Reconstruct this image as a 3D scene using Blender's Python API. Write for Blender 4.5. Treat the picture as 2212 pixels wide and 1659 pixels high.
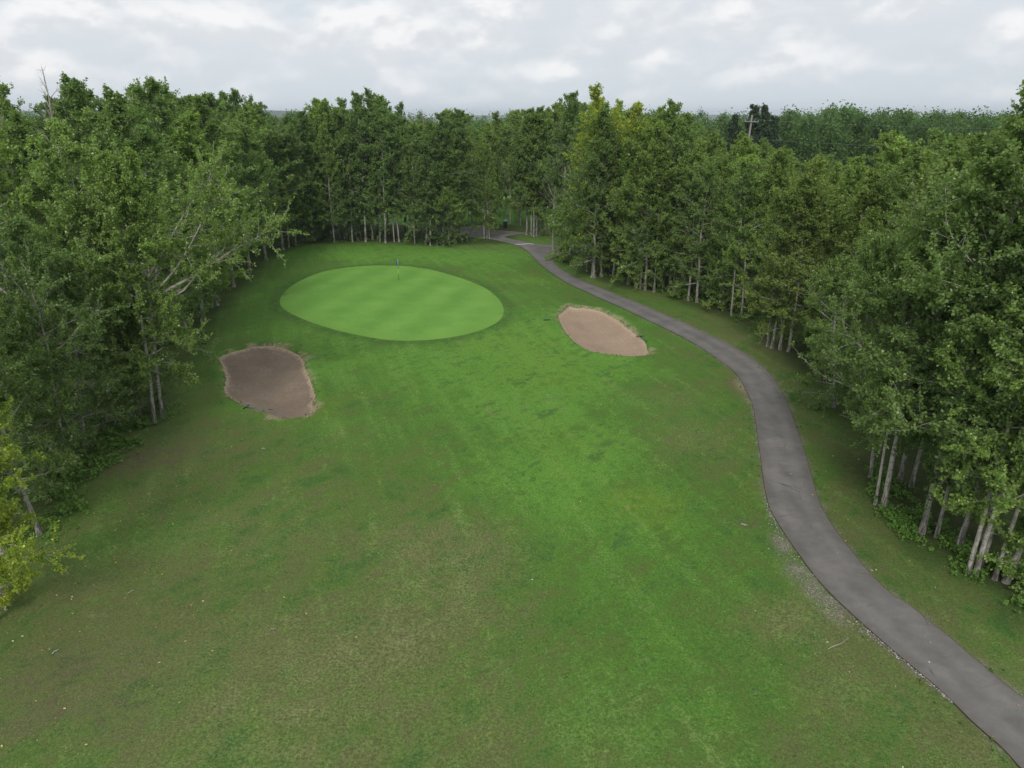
import bpy, math, random
import numpy as np
from mathutils import Vector
from mathutils.geometry import delaunay_2d_cdt

R = math.radians
for o in list(bpy.data.objects):
    bpy.data.objects.remove(o)
scene = bpy.context.scene
COL = scene.collection

# ------------------------------------------------------------------ camera
CAM_H = 16.2
PITCH = R(20.06)
FPX = 1587.0                      # focal length for a picture 2212 wide
CX, CY = 1106.0, 829.5
cam = bpy.data.cameras.new('camera')
cam.sensor_fit = 'HORIZONTAL'
cam.sensor_width = 36.0
cam.lens = 36.0 * FPX / 2212.0
cam.clip_start = 0.1
cam.clip_end = 20000
camo = bpy.data.objects.new('camera', cam)
camo.location = (0, 0, CAM_H)
camo.rotation_euler = (R(90) - PITCH, 0, 0)
COL.objects.link(camo)
scene.camera = camo

# ------------------------------------------------------------------ light
SUN_EL, SUN_AZ = R(40), R(190)     # azimuth measured clockwise from +Y
scene.view_settings.view_transform = 'Standard'
scene.view_settings.look = 'None'
scene.view_settings.exposure = 0.15
scene.view_settings.gamma = 1.0

sun = bpy.data.lights.new('sun', 'SUN')
sun.energy = 2.0
sun.angle = R(18)
sun.color = (1.0, 0.96, 0.90)
suno = bpy.data.objects.new('sun', sun)
sd_ = Vector((math.sin(SUN_AZ) * math.cos(SUN_EL), math.cos(SUN_AZ) * math.cos(SUN_EL), math.sin(SUN_EL)))
suno.rotation_euler = (-sd_).to_track_quat('-Z', 'Y').to_euler()
suno.location = sd_ * 200
COL.objects.link(suno)


class NT:
    """tiny helper for node trees"""
    def __init__(self, tree):
        self.t = tree
        tree.nodes.clear()

    def n(self, kind, ins=None, **props):
        nd = self.t.nodes.new(kind)
        for k, v in props.items():
            setattr(nd, k, v)
        for k, v in (ins or {}).items():
            sock = nd.inputs[k]
            if isinstance(v, bpy.types.NodeSocket):
                self.t.links.new(v, sock)
            else:
                sock.default_value = v
        return nd

    def math(self, op, a, b=None, c=None, clamp=False):
        nd = self.t.nodes.new('ShaderNodeMath')
        nd.operation = op
        nd.use_clamp = clamp
        for i, v in enumerate((a, b, c)):
            if v is None:
                continue
            if isinstance(v, bpy.types.NodeSocket):
                self.t.links.new(v, nd.inputs[i])
            else:
                nd.inputs[i].default_value = v
        return nd.outputs[0]

    def mix(self, f, a, b, blend='MIX'):
        nd = self.t.nodes.new('ShaderNodeMix')
        nd.data_type = 'RGBA'
        nd.blend_type = blend
        nd.clamp_factor = True
        for idx, v in ((0, f), (6, a), (7, b)):
            if isinstance(v, bpy.types.NodeSocket):
                self.t.links.new(v, nd.inputs[idx])
            elif idx == 0:
                nd.inputs[idx].default_value = v
            else:
                nd.inputs[idx].default_value = (*v, 1) if len(v) == 3 else v
        return nd.outputs[2]

    def ramp(self, f, stops, interp='LINEAR'):
        nd = self.t.nodes.new('ShaderNodeValToRGB')
        cr = nd.color_ramp
        cr.interpolation = interp
        while len(cr.elements) < len(stops):
            cr.elements.new(0.5)
        for e, (p, c) in zip(cr.elements, stops):
            e.position = p
            e.color = (*c, 1) if not isinstance(c, (int, float)) else (c, c, c, 1)
        self.t.links.new(f, nd.inputs[0])
        return nd.outputs[0]

    def smooth(self, f, a, b):
        nd = self.n('ShaderNodeMapRange', {'From Min': a, 'From Max': b}, interpolation_type='SMOOTHSTEP')
        self.t.links.new(f, nd.inputs['Value'])
        return nd.outputs[0]

    def noise(self, vec, scale, detail=4, rough=0.55, dist=0.0):
        nd = self.n('ShaderNodeTexNoise', {'Scale': scale, 'Detail': detail, 'Roughness': rough, 'Distortion': dist})
        if vec is not None:
            self.t.links.new(vec, nd.inputs['Vector'])
        return nd.outputs[0]

    def attr(self, name):
        return self.n('ShaderNodeAttribute', attribute_name=name).outputs['Fac']

    def link(self, a, b):
        self.t.links.new(a, b)


# ------------------------------------------------------------------ sky
world = bpy.data.worlds.new('World')
scene.world = world
world.use_nodes = True
w = NT(world.node_tree)
tc = w.n('ShaderNodeTexCoord').outputs['Generated']
sky = w.n('ShaderNodeTexSky', sky_type='NISHITA', sun_disc=False)
sky.sun_elevation = SUN_EL
sky.sun_rotation = SUN_AZ
sep = w.n('ShaderNodeSeparateXYZ', {0: tc})
el = sep.outputs['Z']
# overcast layer, brighter towards the zenith
layer = w.ramp(w.smooth(el, 0.0, 1.0), [(0.0, (6.3, 6.85, 7.3)), (0.02, (6.55, 6.95, 7.35)), (0.25, (7.8, 8.2, 8.7)), (1.0, (10.2, 10.5, 10.9))])
mp = w.n('ShaderNodeMapping', {'Vector': tc, 'Scale': (1.0, 1.0, 1.7), 'Location': (3.7, 1.3, 0.4)}).outputs[0]
n_big = w.noise(mp, 4.5, 4, 0.5)
n_puff = w.noise(mp, 10.0, 7, 0.50, 0.0)
mp2 = w.n('ShaderNodeMapping', {'Vector': tc, 'Scale': (1.0, 1.0, 1.7), 'Location': (3.7, 1.3, 0.42)}).outputs[0]
n_puff2 = w.noise(mp2, 10.0, 7, 0.50, 0.0)


def sky_spot(px, py, wx, wy):
    """a cloud's centre in the sky, as a direction"""
    dx, dy = (px - CX) / FPX, (CY - py) / FPX
    d = Vector((dx, math.cos(PITCH) + dy * math.sin(PITCH), -math.sin(PITCH) + dy * math.cos(PITCH))).normalized()
    sub = w.n('ShaderNodeVectorMath', {0: tc, 1: d}, operation='SUBTRACT').outputs[0]
    sc = w.n('ShaderNodeVectorMath', {0: sub, 1: (1 / wx, 1 / wx, 1 / wy)}, operation='MULTIPLY').outputs[0]
    ln = w.n('ShaderNodeVectorMath', {0: sc}, operation='LENGTH').outputs['Value']
    return w.smooth(ln, 1.0, 0.0)


spots = None
for px, py, wx, wy in ((1010, 80, .10, .052), (450, 45, .11, .055), (1540, 40, .10, .050), (1800, 75, .10, .060),
                       (1590, 150, .08, .030), (70, 140, .08, .026), (832, 126, .03, .022), (1080, 15, .13, .03), (770, 50, .09, .032),
                       (620, 100, .07, .028), (1960, 20, .10, .03), (2170, 60, .10, .04), (150, 20, .10, .03), (1400, 120, .06, .022), (1200, 150, .07, .018)):
    s_ = sky_spot(px, py, wx, wy)
    spots = s_ if spots is None else w.math('MAXIMUM', spots, s_)


def amount(n):
    return w.math('ADD', w.math('MULTIPLY', w.math('SUBTRACT', n, 0.5), 1.9), w.math('MULTIPLY', spots, 0.42))


dens, dens2 = amount(n_puff), amount(n_puff2)
white = w.smooth(dens, -0.16, 0.50)
lit = w.smooth(w.math('SUBTRACT', dens, dens2), -0.16, 0.12)
cl_col = w.mix(lit, (7.0, 7.2, 7.45), (9.0, 8.95, 8.95))
fade = w.smooth(el, 0.0, 0.03)
sky1 = w.mix(w.math('MULTIPLY', white, w.math('MULTIPLY', fade, 0.85)), layer, cl_col)
grey = w.math('MULTIPLY', w.smooth(n_big, 0.46, 0.62), w.math('MULTIPLY', w.math('SUBTRACT', 1.0, white), 0.22))
sky2 = w.mix(w.math('MULTIPLY', grey, fade), sky1, (5.6, 6.15, 6.7))
gap = w.math('MULTIPLY', w.smooth(el, 0.085, 0.125), w.math('MULTIPLY', w.smooth(n_big, 0.54, 0.40), w.math('SUBTRACT', 1.0, white)))
sky3 = w.mix(w.math('MULTIPLY', gap, 0.5), sky2, w.mix(0.5, sky.outputs[0], (5.6, 6.8, 7.6)))
bg = w.n('ShaderNodeBackground', {'Color': sky3, 'Strength': 0.1})
w.n('ShaderNodeOutputWorld', {'Surface': bg.outputs[0]})

# ------------------------------------------------------------------ placing helpers
_rs = np.random.RandomState(5)


_TAB = {}


def vnoise(x, y, scale, seed):
    """smooth value noise on numpy arrays, 0..1"""
    if seed not in _TAB:
        _TAB[seed] = np.random.RandomState(seed).rand(256, 256)
    tab = _TAB[seed]
    u, v = np.asarray(x) / scale, np.asarray(y) / scale
    i, j = np.floor(u).astype(int), np.floor(v).astype(int)
    f, g = u - i, v - j
    f, g = f * f * (3 - 2 * f), g * g * (3 - 2 * g)
    a, b = tab[i & 255, j & 255], tab[(i + 1) & 255, j & 255]
    c, d = tab[i & 255, (j + 1) & 255], tab[(i + 1) & 255, (j + 1) & 255]
    return (a * (1 - f) + b * f) * (1 - g) + (c * (1 - f) + d * f) * g


def height(x, y):
    """the lie of the land: gently rolling, the green on a low mound"""
    x, y = np.asarray(x, float), np.asarray(y, float)
    near = np.exp(-((np.hypot(x, y - 60)) / 130.0) ** 4)
    h = 0.45 * (vnoise(x + 300, y + 300, 17.0, 3) - 0.5) + 0.16 * (vnoise(x + 300, y + 300, 5.5, 4) - 0.5)
    h = h * near
    m = np.exp(-(((x + 10) / 15.0) ** 2 + ((y - 70) / 20.0) ** 2) ** 2)
    return h * (1 - 0.75 * m) + 0.35 * m


def ray(px, py):
    dx, dy = (px - CX) / FPX, (CY - py) / FPX
    return dx, math.cos(PITCH) + dy * math.sin(PITCH), -math.sin(PITCH) + dy * math.cos(PITCH)


def gp(px, py):
    """the ground point seen at a picture position (2212 wide)"""
    d = ray(px, py)
    h = 0.0
    for _ in range(4):
        t = (CAM_H - h) / -d[2]
        x, y = d[0] * t, d[1] * t
        h = float(height(x, y))
    return x, y


def crop(pts, ox, oy, s):
    return [((ox + a / s) / 1.8228, (oy + b / s) / 1.8228) for a, b in pts]


def ground_poly(pts):
    return [gp(a, b) for a, b in pts]


def smooth_closed(poly, step=0.35, it=2):
    p = np.array(poly, float)
    for _ in range(it):
        q = np.roll(p, -1, 0)
        p = np.stack([p * 0.75 + q * 0.25, p * 0.25 + q * 0.75], 1).reshape(-1, 2)
    out = []
    for a, b in zip(p, np.roll(p, -1, 0)):
        n = max(1, int(np.hypot(*(b - a)) / step))
        for k in range(n):
            out.append(a + (b - a) * k / n)
    return np.array(out)


def sdist(poly, X, Y, far=6.0):
    """signed distance to a closed polygon, positive inside, -far away from it"""
    X, Y = np.asarray(X, float), np.asarray(Y, float)
    shp = X.shape
    X, Y = X.ravel(), Y.ravel()
    out = np.full(X.shape, -far)
    lo, hi = poly.min(0) - far, poly.max(0) + far
    idx = np.where((X > lo[0]) & (X < hi[0]) & (Y > lo[1]) & (Y < hi[1]))[0]
    x, y = X[idx], Y[idx]
    best = np.full(x.shape, far * far)
    ins = np.zeros(x.shape, bool)
    for (ax, ay), (bx, by) in zip(poly, np.roll(poly, -1, 0)):
        ex, ey = bx - ax, by - ay
        l2 = ex * ex + ey * ey + 1e-12
        t = np.clip(((x - ax) * ex + (y - ay) * ey) / l2, 0, 1)
        best = np.minimum(best, (x - ax - t * ex) ** 2 + (y - ay - t * ey) ** 2)
        if ay != by:
            c = ((ay > y) != (by > y)) & (x < ex * (y - ay) / (by - ay) + ax)
            ins ^= c
    d = np.sqrt(best)
    out[idx] = np.where(ins, d, -d)
    return out.reshape(shp)


def sstep(a, b, x):
    t = np.clip((x - a) / (b - a), 0, 1)
    return t * t * (3 - 2 * t)


def mesh_np(name, verts, quads=None, tris=None, smooth=False, attrs=None):
    me = bpy.data.meshes.new(name)
    verts = np.asarray(verts, np.float32)
    me.vertices.add(len(verts))
    me.vertices.foreach_set('co', verts.ravel())
    parts, tot = [], []
    if quads is not None and len(quads):
        parts.append(np.asarray(quads, np.int32).ravel())
        tot.append(np.full(len(quads), 4, np.int32))
    if tris is not None and len(tris):
        parts.append(np.asarray(tris, np.int32).ravel())
        tot.append(np.full(len(tris), 3, np.int32))
    li = np.concatenate(parts)
    tot = np.concatenate(tot)
    me.loops.add(len(li))
    me.loops.foreach_set('vertex_index', li)
    me.polygons.add(len(tot))
    st = np.concatenate([[0], np.cumsum(tot)[:-1]]).astype(np.int32)
    me.polygons.foreach_set('loop_start', st)
    if smooth:
        me.polygons.foreach_set('use_smooth', np.ones(len(tot), bool))
    for k, v in (attrs or {}).items():
        a = me.attributes.new(k, 'FLOAT', 'POINT')
        a.data.foreach_set('value', np.asarray(v, np.float32))
    me.update(calc_edges=True)
    me.validate()
    return me


def link(name, me, mat=None, parent=None, loc=(0, 0, 0), rot=(0, 0, 0)):
    o = bpy.data.objects.new(name, me)
    COL.objects.link(o)
    o.location = loc
    o.rotation_euler = rot
    if mat is not None and len(me.materials) == 0:
        me.materials.append(mat)
    if parent is not None:
        o.parent = parent
    return o


def empty(name, loc=(0, 0, 0), rot=(0, 0, 0)):
    o = bpy.data.objects.new(name, None)
    COL.objects.link(o)
    o.location = loc
    o.rotation_euler = rot
    o.empty_display_size = 0.3
    return o


def tag(o, label=None, cat=None, group=None, kind=None):
    if label:
        o['label'] = label
    if cat:
        o['category'] = cat
    if group:
        o['group'] = group
    if kind:
        o['kind'] = kind
    return o


def tubes(polys):
    """polys: (points, radii, sides) -> verts, quads"""
    V, Q, base = [], [], 0
    for pts, rad, k in polys:
        pts = np.asarray(pts, float)
        n = len(pts)
        t = np.gradient(pts, axis=0)
        t /= np.linalg.norm(t, axis=1)[:, None] + 1e-9
        ref = np.array([0.31, 0.95, 0.05]) if abs(t[0][2]) > 0.6 else np.array([0.05, 0.1, 0.99])
        a = np.cross(t, ref)
        a /= np.linalg.norm(a, axis=1)[:, None] + 1e-9
        b = np.cross(t, a)
        ang = np.arange(k) * 2 * math.pi / k
        ring = pts[:, None, :] + (a[:, None, :] * np.cos(ang)[None, :, None] + b[:, None, :] * np.sin(ang)[None, :, None]) * np.asarray(rad, float)[:, None, None]
        V.append(ring.reshape(-1, 3))
        i = np.arange(n - 1)[:, None] * k + np.arange(k)[None, :]
        j = np.arange(n - 1)[:, None] * k + (np.arange(k)[None, :] + 1) % k
        Q.append(np.stack([i, j, j + k, i + k], -1).reshape(-1, 4) + base)
        base += n * k
    return np.concatenate(V), np.concatenate(Q)


def mat_new(name):
    m = bpy.data.materials.new(name)
    m.use_nodes = True
    return m, NT(m.node_tree)


def bsdf_out(t, col, rough=0.8, spec=0.3, bump=None, bstr=0.3, bdist=0.02, **kw):
    b = t.n('ShaderNodeBsdfPrincipled', {'Roughness': rough, 'Specular IOR Level': spec})
    if isinstance(col, bpy.types.NodeSocket):
        t.link(col, b.inputs['Base Color'])
    else:
        b.inputs['Base Color'].default_value = (*col, 1)
    for k, v in kw.items():
        b.inputs[k].default_value = v
    if bump is not None:
        bn = t.n('ShaderNodeBump', {'Strength': bstr, 'Distance': bdist})
        t.link(bump, bn.inputs['Height'])
        t.link(bn.outputs[0], b.inputs['Normal'])
    t.n('ShaderNodeOutputMaterial', {'Surface': b.outputs[0]})
    return b


# ------------------------------------------------------------------ outlines on the ground
GREEN = smooth_closed(ground_poly([(600, 650), (622, 622), (660, 600), (710, 583), (780, 574), (861, 573), (920, 580), (960, 590), (1010, 605),
                                   (1055, 625), (1082, 650), (1090, 672), (1082, 692), (1050, 710), (1000, 725), (930, 735), (850, 737),
                                   (780, 726), (720, 712), (660, 692), (615, 672)]))
BUNKER_W = smooth_closed(ground_poly(crop([(180, 500), (300, 440), (480, 380), (640, 340), (800, 305), (1000, 290), (1250, 325), (1400, 385), (1540, 460),
                                           (1590, 540), (1600, 640), (1650, 740), (1720, 900), (1760, 1040), (1780, 1100), (1700, 1190), (1790, 1330),
                                           (1600, 1430), (1200, 1470), (1090, 1400), (900, 1340), (700, 1280), (540, 1210), (420, 1140), (340, 1070),
                                           (280, 990), (320, 880), (330, 780), (290, 690), (270, 590)], 800, 1280, 3.949)), 0.25)
BUNKER_E = smooth_closed(ground_poly(crop([(245, 380), (270, 330), (340, 290), (390, 240), (440, 205), (500, 225), (640, 240), (850, 255), (1000, 300),
                                           (1120, 370), (1260, 440), (1330, 510), (1450, 590), (1540, 670), (1640, 730), (1700, 830), (1715, 920),
                                           (1750, 980), (1650, 1012), (1400, 1025), (1150, 1000), (980, 985), (820, 950), (700, 910), (600, 840),
                                           (500, 760), (410, 670), (350, 590), (300, 490)], 2130, 1150, 4.022)), 0.25)
_left = crop([(1675, 1700), (1500, 1500), (1340, 1365), (1230, 1265), (1110, 1140), (970, 1010), (820, 885), (620, 720), (480, 595), (350, 480),
              (200, 340), (100, 240), (0, 125)], 3200, 2200, 2.0132)
_left += crop([(250, 1230), (180, 1120), (140, 1040), (110, 830), (90, 680), (78, 590), (50, 530), (0, 437)], 2900, 1100, 1.1846)
_left += [(1555, 780), (1500, 742), (1420, 702), (1340, 664), (1280, 637)]
_left += crop([(1800, 1106), (1650, 1010), (1500, 910), (1380, 810), (1300, 730), (1230, 650), (1140, 580), (1050, 535), (1000, 530), (900, 500),
               (800, 480), (720, 460), (560, 440), (420, 430), (320, 405), (150, 385), (-150, 375)], 1750, 820, 3.687)
_far = crop([(-150, 255), (150, 255), (460, 280), (560, 290), (740, 318), (900, 328), (1140, 348), (1500, 362), (1900, 372), (1900, 400), (1500, 385),
             (1250, 378), (1100, 375), (950, 400), (880, 415), (900, 430), (1040, 460), (1200, 492), (1300, 520), (1500, 535), (1700, 545),
             (1900, 560), (2300, 585), (2300, 640), (2000, 645), (1850, 662), (1700, 690), (1600, 710), (1565, 735), (1590, 780), (1650, 850), (1780, 940), (1900, 1000),
             (2050, 1075)], 1750, 820, 3.687)
_right = [(1345, 640), (1420, 672), (1490, 703), (1540, 727)] + crop([(0, 320), (80, 370), (150, 430), (200, 500), (240, 580), (270, 660), (300, 750), (340, 870), (380, 1030), (440, 1140), (530, 1260),
                                                              (620, 1370), (720, 1470)], 2900, 1100, 1.1846)
_right += crop([(480, 105), (600, 220), (740, 345), (860, 440), (960, 525), (1060, 600), (1190, 715), (1330, 830), (1470, 950), (1675, 1115)], 3200, 2200, 2.0132)[2:]
_right += [(2330, 1580), (2330, 1750)]
PATH = smooth_closed(ground_poly(_left + _far + _right), 0.4, 1)
LEFT_EDGE = np.array(ground_poly(_left[:40]))

# ------------------------------------------------------------------ ground
def axis(lo, hi, step, far0, far1):
    a = list(np.arange(lo, hi, step))
    up, s = [a[-1]], step
    while up[-1] < far1:
        s *= 1.22
        up.append(up[-1] + s)
    dn, s = [a[0]], step
    while dn[-1] > far0:
        s *= 1.22
        dn.append(dn[-1] - s)
    return np.array(dn[:0:-1] + a + up[1:])


gx = axis(-34, 36, 0.2, -9000, 9000)
gy = axis(12.5, 118, 0.2, -400, 9000)
X, Y = np.meshgrid(gx, gy)
X, Y = X.ravel(), Y.ravel()
Hh = height(X, Y)
sd_g, sd_w, sd_e, sd_p = (sdist(p, X, Y) for p in (GREEN, BUNKER_W, BUNKER_E, PATH))


def bowl(sd):
    return 0.05 + 0.26 * sstep(0.0, 0.5, sd) + 0.42 * sstep(0.2, 3.0, sd)


Z = Hh.copy()
for sdb in (sd_w, sd_e):
    lip = 0.10 * np.exp(-((sdb + 0.35) / 0.5) ** 2)
    Z += lip * (sdb < 0.2) - sstep(-0.12, 0.25, sdb) * (bowl(np.maximum(sdb, 0)) + 0.1)
Z -= 0.06 * sstep(0.0, 0.3, sd_p) + 0.07 * sstep(0.05, 0.4, sd_g)


def blobs(lst):
    out = np.zeros(X.shape)
    for px, py, rx, ry, v in lst:
        cx, cy = gp(px, py)
        out += v * np.exp(-(((X - cx) / rx) ** 2 + ((Y - cy) / ry) ** 2))
    return out


wob = vnoise(X + 400, Y + 400, 3.0, 11) - 0.5
wob2 = vnoise(X + 400, Y + 400, 1.1, 12) - 0.5
lush = 0.36 + blobs([(1120, 800, 9, 12, .55), (1200, 950, 6, 7, .35), (1280, 1080, 5, 5, .24), (1330, 1180, 4, 4, .16), (1300, 1360, 4.5, 3, .14), (1500, 1440, 4, 2.6, .12),
                     (700, 780, 6, 9, .25), (1000, 560, 14, 12, .35), (1300, 700, 7, 9, .3), (870, 545, 20, 8, .35), (1450, 1600, 4, 2, .15),
                     (950, 1190, 2.6, 2.2, -.28), (900, 1340, 2.5, 1.8, -.25), (640, 1250, 3, 2, -.12), (1420, 850, 3, 2, -.25), (1510, 960, 2.2, 2, -.2),
                     (400, 1000, 4, 4, -.22), (300, 1350, 5, 4, -.30), (650, 1450, 5, 4, -.12), (900, 1560, 5, 2.5, -.12), (1180, 880, 3, 2, .1), (1950, 1420, 2.5, 2.5, -.12), (1700, 1330, 2, 1.5, -.2), (1800, 1560, 3, 1.5, -.12)])
lush += blobs([(1850, 1150, 1.6, 4, -.3), (2000, 1350, 2.5, 3, -.3), (1780, 950, 1.5, 5, -.3), (1650, 760, 2.5, 6, -.3), (1500, 690, 3, 5, -.25), (1350, 620, 3, 6, -.2),
               (2150, 1560, 2, 2, -.3)])
lush += blobs([(560, 640, 6, 10, .28), (760, 545, 16, 6, .22), (640, 720, 6, 6, .22), (1250, 790, 5, 6, .2), (1130, 640, 5, 14, .25), (950, 790, 8, 6, .2)])
lush += 0.30 * wob + 0.12 * wob2
yellow = np.clip(blobs([(1390, 1085, 1.6, 1.6, .9), (1170, 800, 3.5, 4, .55), (1230, 960, 2.5, 2.5, .35), (1090, 740, 4, 3, .4), (1420, 640, 4, 3, .3),
                        (1100, 600, 8, 4, .35), (700, 870, 1.5, 2, .4), (1650, 1060, 1.2, 1.2, .5)]) + 0.25 * wob2, 0, 1)
soil = np.clip(blobs([(330, 985, 3.2, 1.4, .75), (420, 930, 3.5, 1.6, .4), (250, 1010, 2.5, 1.3, .5), (250, 1460, 3, 1.6, .30), (190, 1560, 2.2, .8, .45), (330, 1250, 3, 2, .22),
                      (100, 1450, 2, 2, .35), (1180, 535, 2.5, 2, .7), (1050, 537, 6, 1.6, .55), (1740, 770, 2.0, 4.0, .8), (1810, 860, 1.2, 2, .5), (1180, 545, 4, 3, .4),
                      (1608, 1130, .5, .4, .9), (1600, 838, .55, 1.7, 1.8)]) * (0.65 + 1.1 * vnoise(X + 90, Y + 90, 0.9, 21)) , 0, 1)
dry = np.clip(blobs([(950, 1180, 3, 2.2, .55), (880, 1340, 3, 2, .5), (1000, 1240, 2, 1.5, .35), (560, 1400, 4, 2, .4), (700, 1500, 4, 2, .35), (1430, 860, 2.5, 1.8, .5), (1500, 940, 2.2, 2.4, .45),
                     (450, 1150, 4, 3, .3), (760, 940, 1.5, 1.5, .3), (1720, 1340, 1.6, 1.2, .6), (1880, 1500, 2, 1.4, .45), (2080, 1640, 1.2, .6, .5), (600, 1600, 5, 2, .35),
                     (2180, 1480, 1.4, 1.2, .4), (1250, 1560, 3, 1.5, .2)]) * (0.5 + 1.1 * vnoise(X + 77, Y + 77, 0.7, 31)), 0, 1)
# pale sand and gravel: crumbling rims of the bunkers, the verge of the path
rim = np.clip(blobs([(1603, 836, .40, 1.3, .9), (1618, 866, .3, .6, .6)]), 0, 1)
rn = vnoise(X + 50, Y + 50, 0.45, 41)
rn2 = vnoise(X + 50, Y + 50, 2.4, 42)
for sdb, lst in ((sd_w, [(1245, 0)]), (sd_e, [(0, 0)])):
    rim = np.maximum(rim, sstep(-0.55, -0.02, sdb + 0.8 * (rn - 0.72) + 0.9 * (rn2 - 0.62)) * (sdb < 0.4))
gcx = np.array([gp(1690, 1175), gp(1720, 1230), gp(1760, 1270), gp(1800, 1310)])
grav = sstep(-0.40, -0.02, sd_p + 0.5 * (rn - 0.80)) * 0.45 * (X > 8) * (Y < 60)
for cx, cy in gcx:
    grav = np.maximum(grav, np.exp(-(((X - cx) / 0.42) ** 2 + ((Y - cy) / 0.8) ** 2)) * (0.15 + 1.0 * rn))
grav = np.clip(grav, 0, 1)
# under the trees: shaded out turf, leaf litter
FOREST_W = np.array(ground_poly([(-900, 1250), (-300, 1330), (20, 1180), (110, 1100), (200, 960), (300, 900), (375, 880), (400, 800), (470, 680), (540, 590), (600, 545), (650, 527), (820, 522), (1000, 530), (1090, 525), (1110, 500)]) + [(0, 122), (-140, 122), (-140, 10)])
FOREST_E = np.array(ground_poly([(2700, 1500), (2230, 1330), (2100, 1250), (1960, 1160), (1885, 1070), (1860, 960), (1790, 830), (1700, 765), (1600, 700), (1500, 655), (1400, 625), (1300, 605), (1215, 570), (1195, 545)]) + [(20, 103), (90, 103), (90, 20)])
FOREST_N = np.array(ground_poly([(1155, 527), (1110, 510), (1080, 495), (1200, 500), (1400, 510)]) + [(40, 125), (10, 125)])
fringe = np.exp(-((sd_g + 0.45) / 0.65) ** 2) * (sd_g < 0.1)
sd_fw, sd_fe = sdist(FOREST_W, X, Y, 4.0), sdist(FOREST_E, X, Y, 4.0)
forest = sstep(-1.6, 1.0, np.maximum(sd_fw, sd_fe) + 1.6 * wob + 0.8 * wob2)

NX, NY = len(gx), len(gy)
ii = np.arange(NY - 1)[:, None] * NX + np.arange(NX - 1)[None, :]
quads = np.stack([ii, ii + 1, ii + NX + 1, ii + NX], -1).reshape(-1, 4)
fairway = sstep(118, 128, Y) * (1 - sstep(170, 190, Y))
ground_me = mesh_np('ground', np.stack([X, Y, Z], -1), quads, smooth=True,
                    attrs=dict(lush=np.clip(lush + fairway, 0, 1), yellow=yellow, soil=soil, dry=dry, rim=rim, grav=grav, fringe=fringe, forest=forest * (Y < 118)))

m_ground, t = mat_new('grass_ground')
co = t.n('ShaderNodeTexCoord').outputs['Object']
n1 = t.noise(co, 0.55, 5, 0.62)
n2 = t.noise(co, 2.3, 6, 0.66)
n3 = t.noise(co, 11.0, 5, 0.72)
n4 = t.noise(co, 32.0, 3, 0.8)
st = t.n('ShaderNodeMapping', {'Vector': t.n('ShaderNodeMapping', {'Vector': co, 'Rotation': (0, 0, R(-52))}).outputs[0], 'Scale': (0.12, 1.0, 1.0)}).outputs[0]
ns = t.noise(st, 1.0, 4, 0.55)
st2 = t.n('ShaderNodeMapping', {'Vector': t.n('ShaderNodeMapping', {'Vector': co, 'Rotation': (0, 0, R(-18))}).outputs[0], 'Scale': (1.3, 0.12, 1.0)}).outputs[0]
ns2 = t.noise(st2, 1.0, 4, 0.55)


def spread(sock, amp):
    return t.math('MULTIPLY', t.math('SUBTRACT', sock, 0.5), amp * 2.0)


L = t.math('ADD', t.attr('lush'), spread(n1, 0.60))
for nn, aa in ((n2, 0.50), (ns, 0.55), (ns2, 0.35), (n3, 0.30)):
    L = t.math('ADD', L, spread(nn, aa))
col = t.ramp(L, [(0.0, (0.104, 0.126, 0.043)), (0.28, (0.092, 0.140, 0.035)), (0.5, (0.078, 0.148, 0.029)), (0.70, (0.080, 0.176, 0.029)), (1.0, (0.106, 0.232, 0.036))])
yel = t.math('MULTIPLY', t.attr('yellow'), t.smooth(n2, 0.3, 0.75))
col = t.mix(yel, col, (0.160, 0.230, 0.026))
# darker, denser sward in soft strokes and patches
dk = t.math('ADD', spread(ns, 0.7), t.math('ADD', spread(n2, 0.9), spread(n1, 0.9)))
col = t.mix(t.math('MULTIPLY', t.smooth(dk, 0.02, 0.50), 0.75), col, (0.047, 0.104, 0.027))
lt = t.math('ADD', spread(ns2, 0.6), t.math('ADD', spread(n2, 0.8), spread(n3, 0.5)))
col = t.mix(t.math('MULTIPLY', t.smooth(lt, 0.06, 0.55), 0.60), col, (0.182, 0.228, 0.076))
col = t.mix(t.math('MULTIPLY', t.math('MULTIPLY', t.attr('dry'), 0.75), t.smooth(n3, 0.38, 0.62)), col, (0.205, 0.205, 0.092))
col = t.mix(t.math('MULTIPLY', t.attr('soil'), t.smooth(t.math('ADD', t.math('MULTIPLY', n2, .5), t.math('MULTIPLY', n3, .5)), 0.44, 0.58)), col, (0.110, 0.084, 0.058))
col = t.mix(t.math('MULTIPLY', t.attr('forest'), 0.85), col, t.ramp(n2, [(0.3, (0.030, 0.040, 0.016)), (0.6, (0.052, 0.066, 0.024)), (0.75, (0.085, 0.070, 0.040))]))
frn = t.math('MULTIPLY', t.attr('fringe'), t.smooth(n2, 0.36, 0.56))
col = t.mix(t.math('MULTIPLY', frn, 0.75), col, (0.050, 0.105, 0.026))
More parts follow.
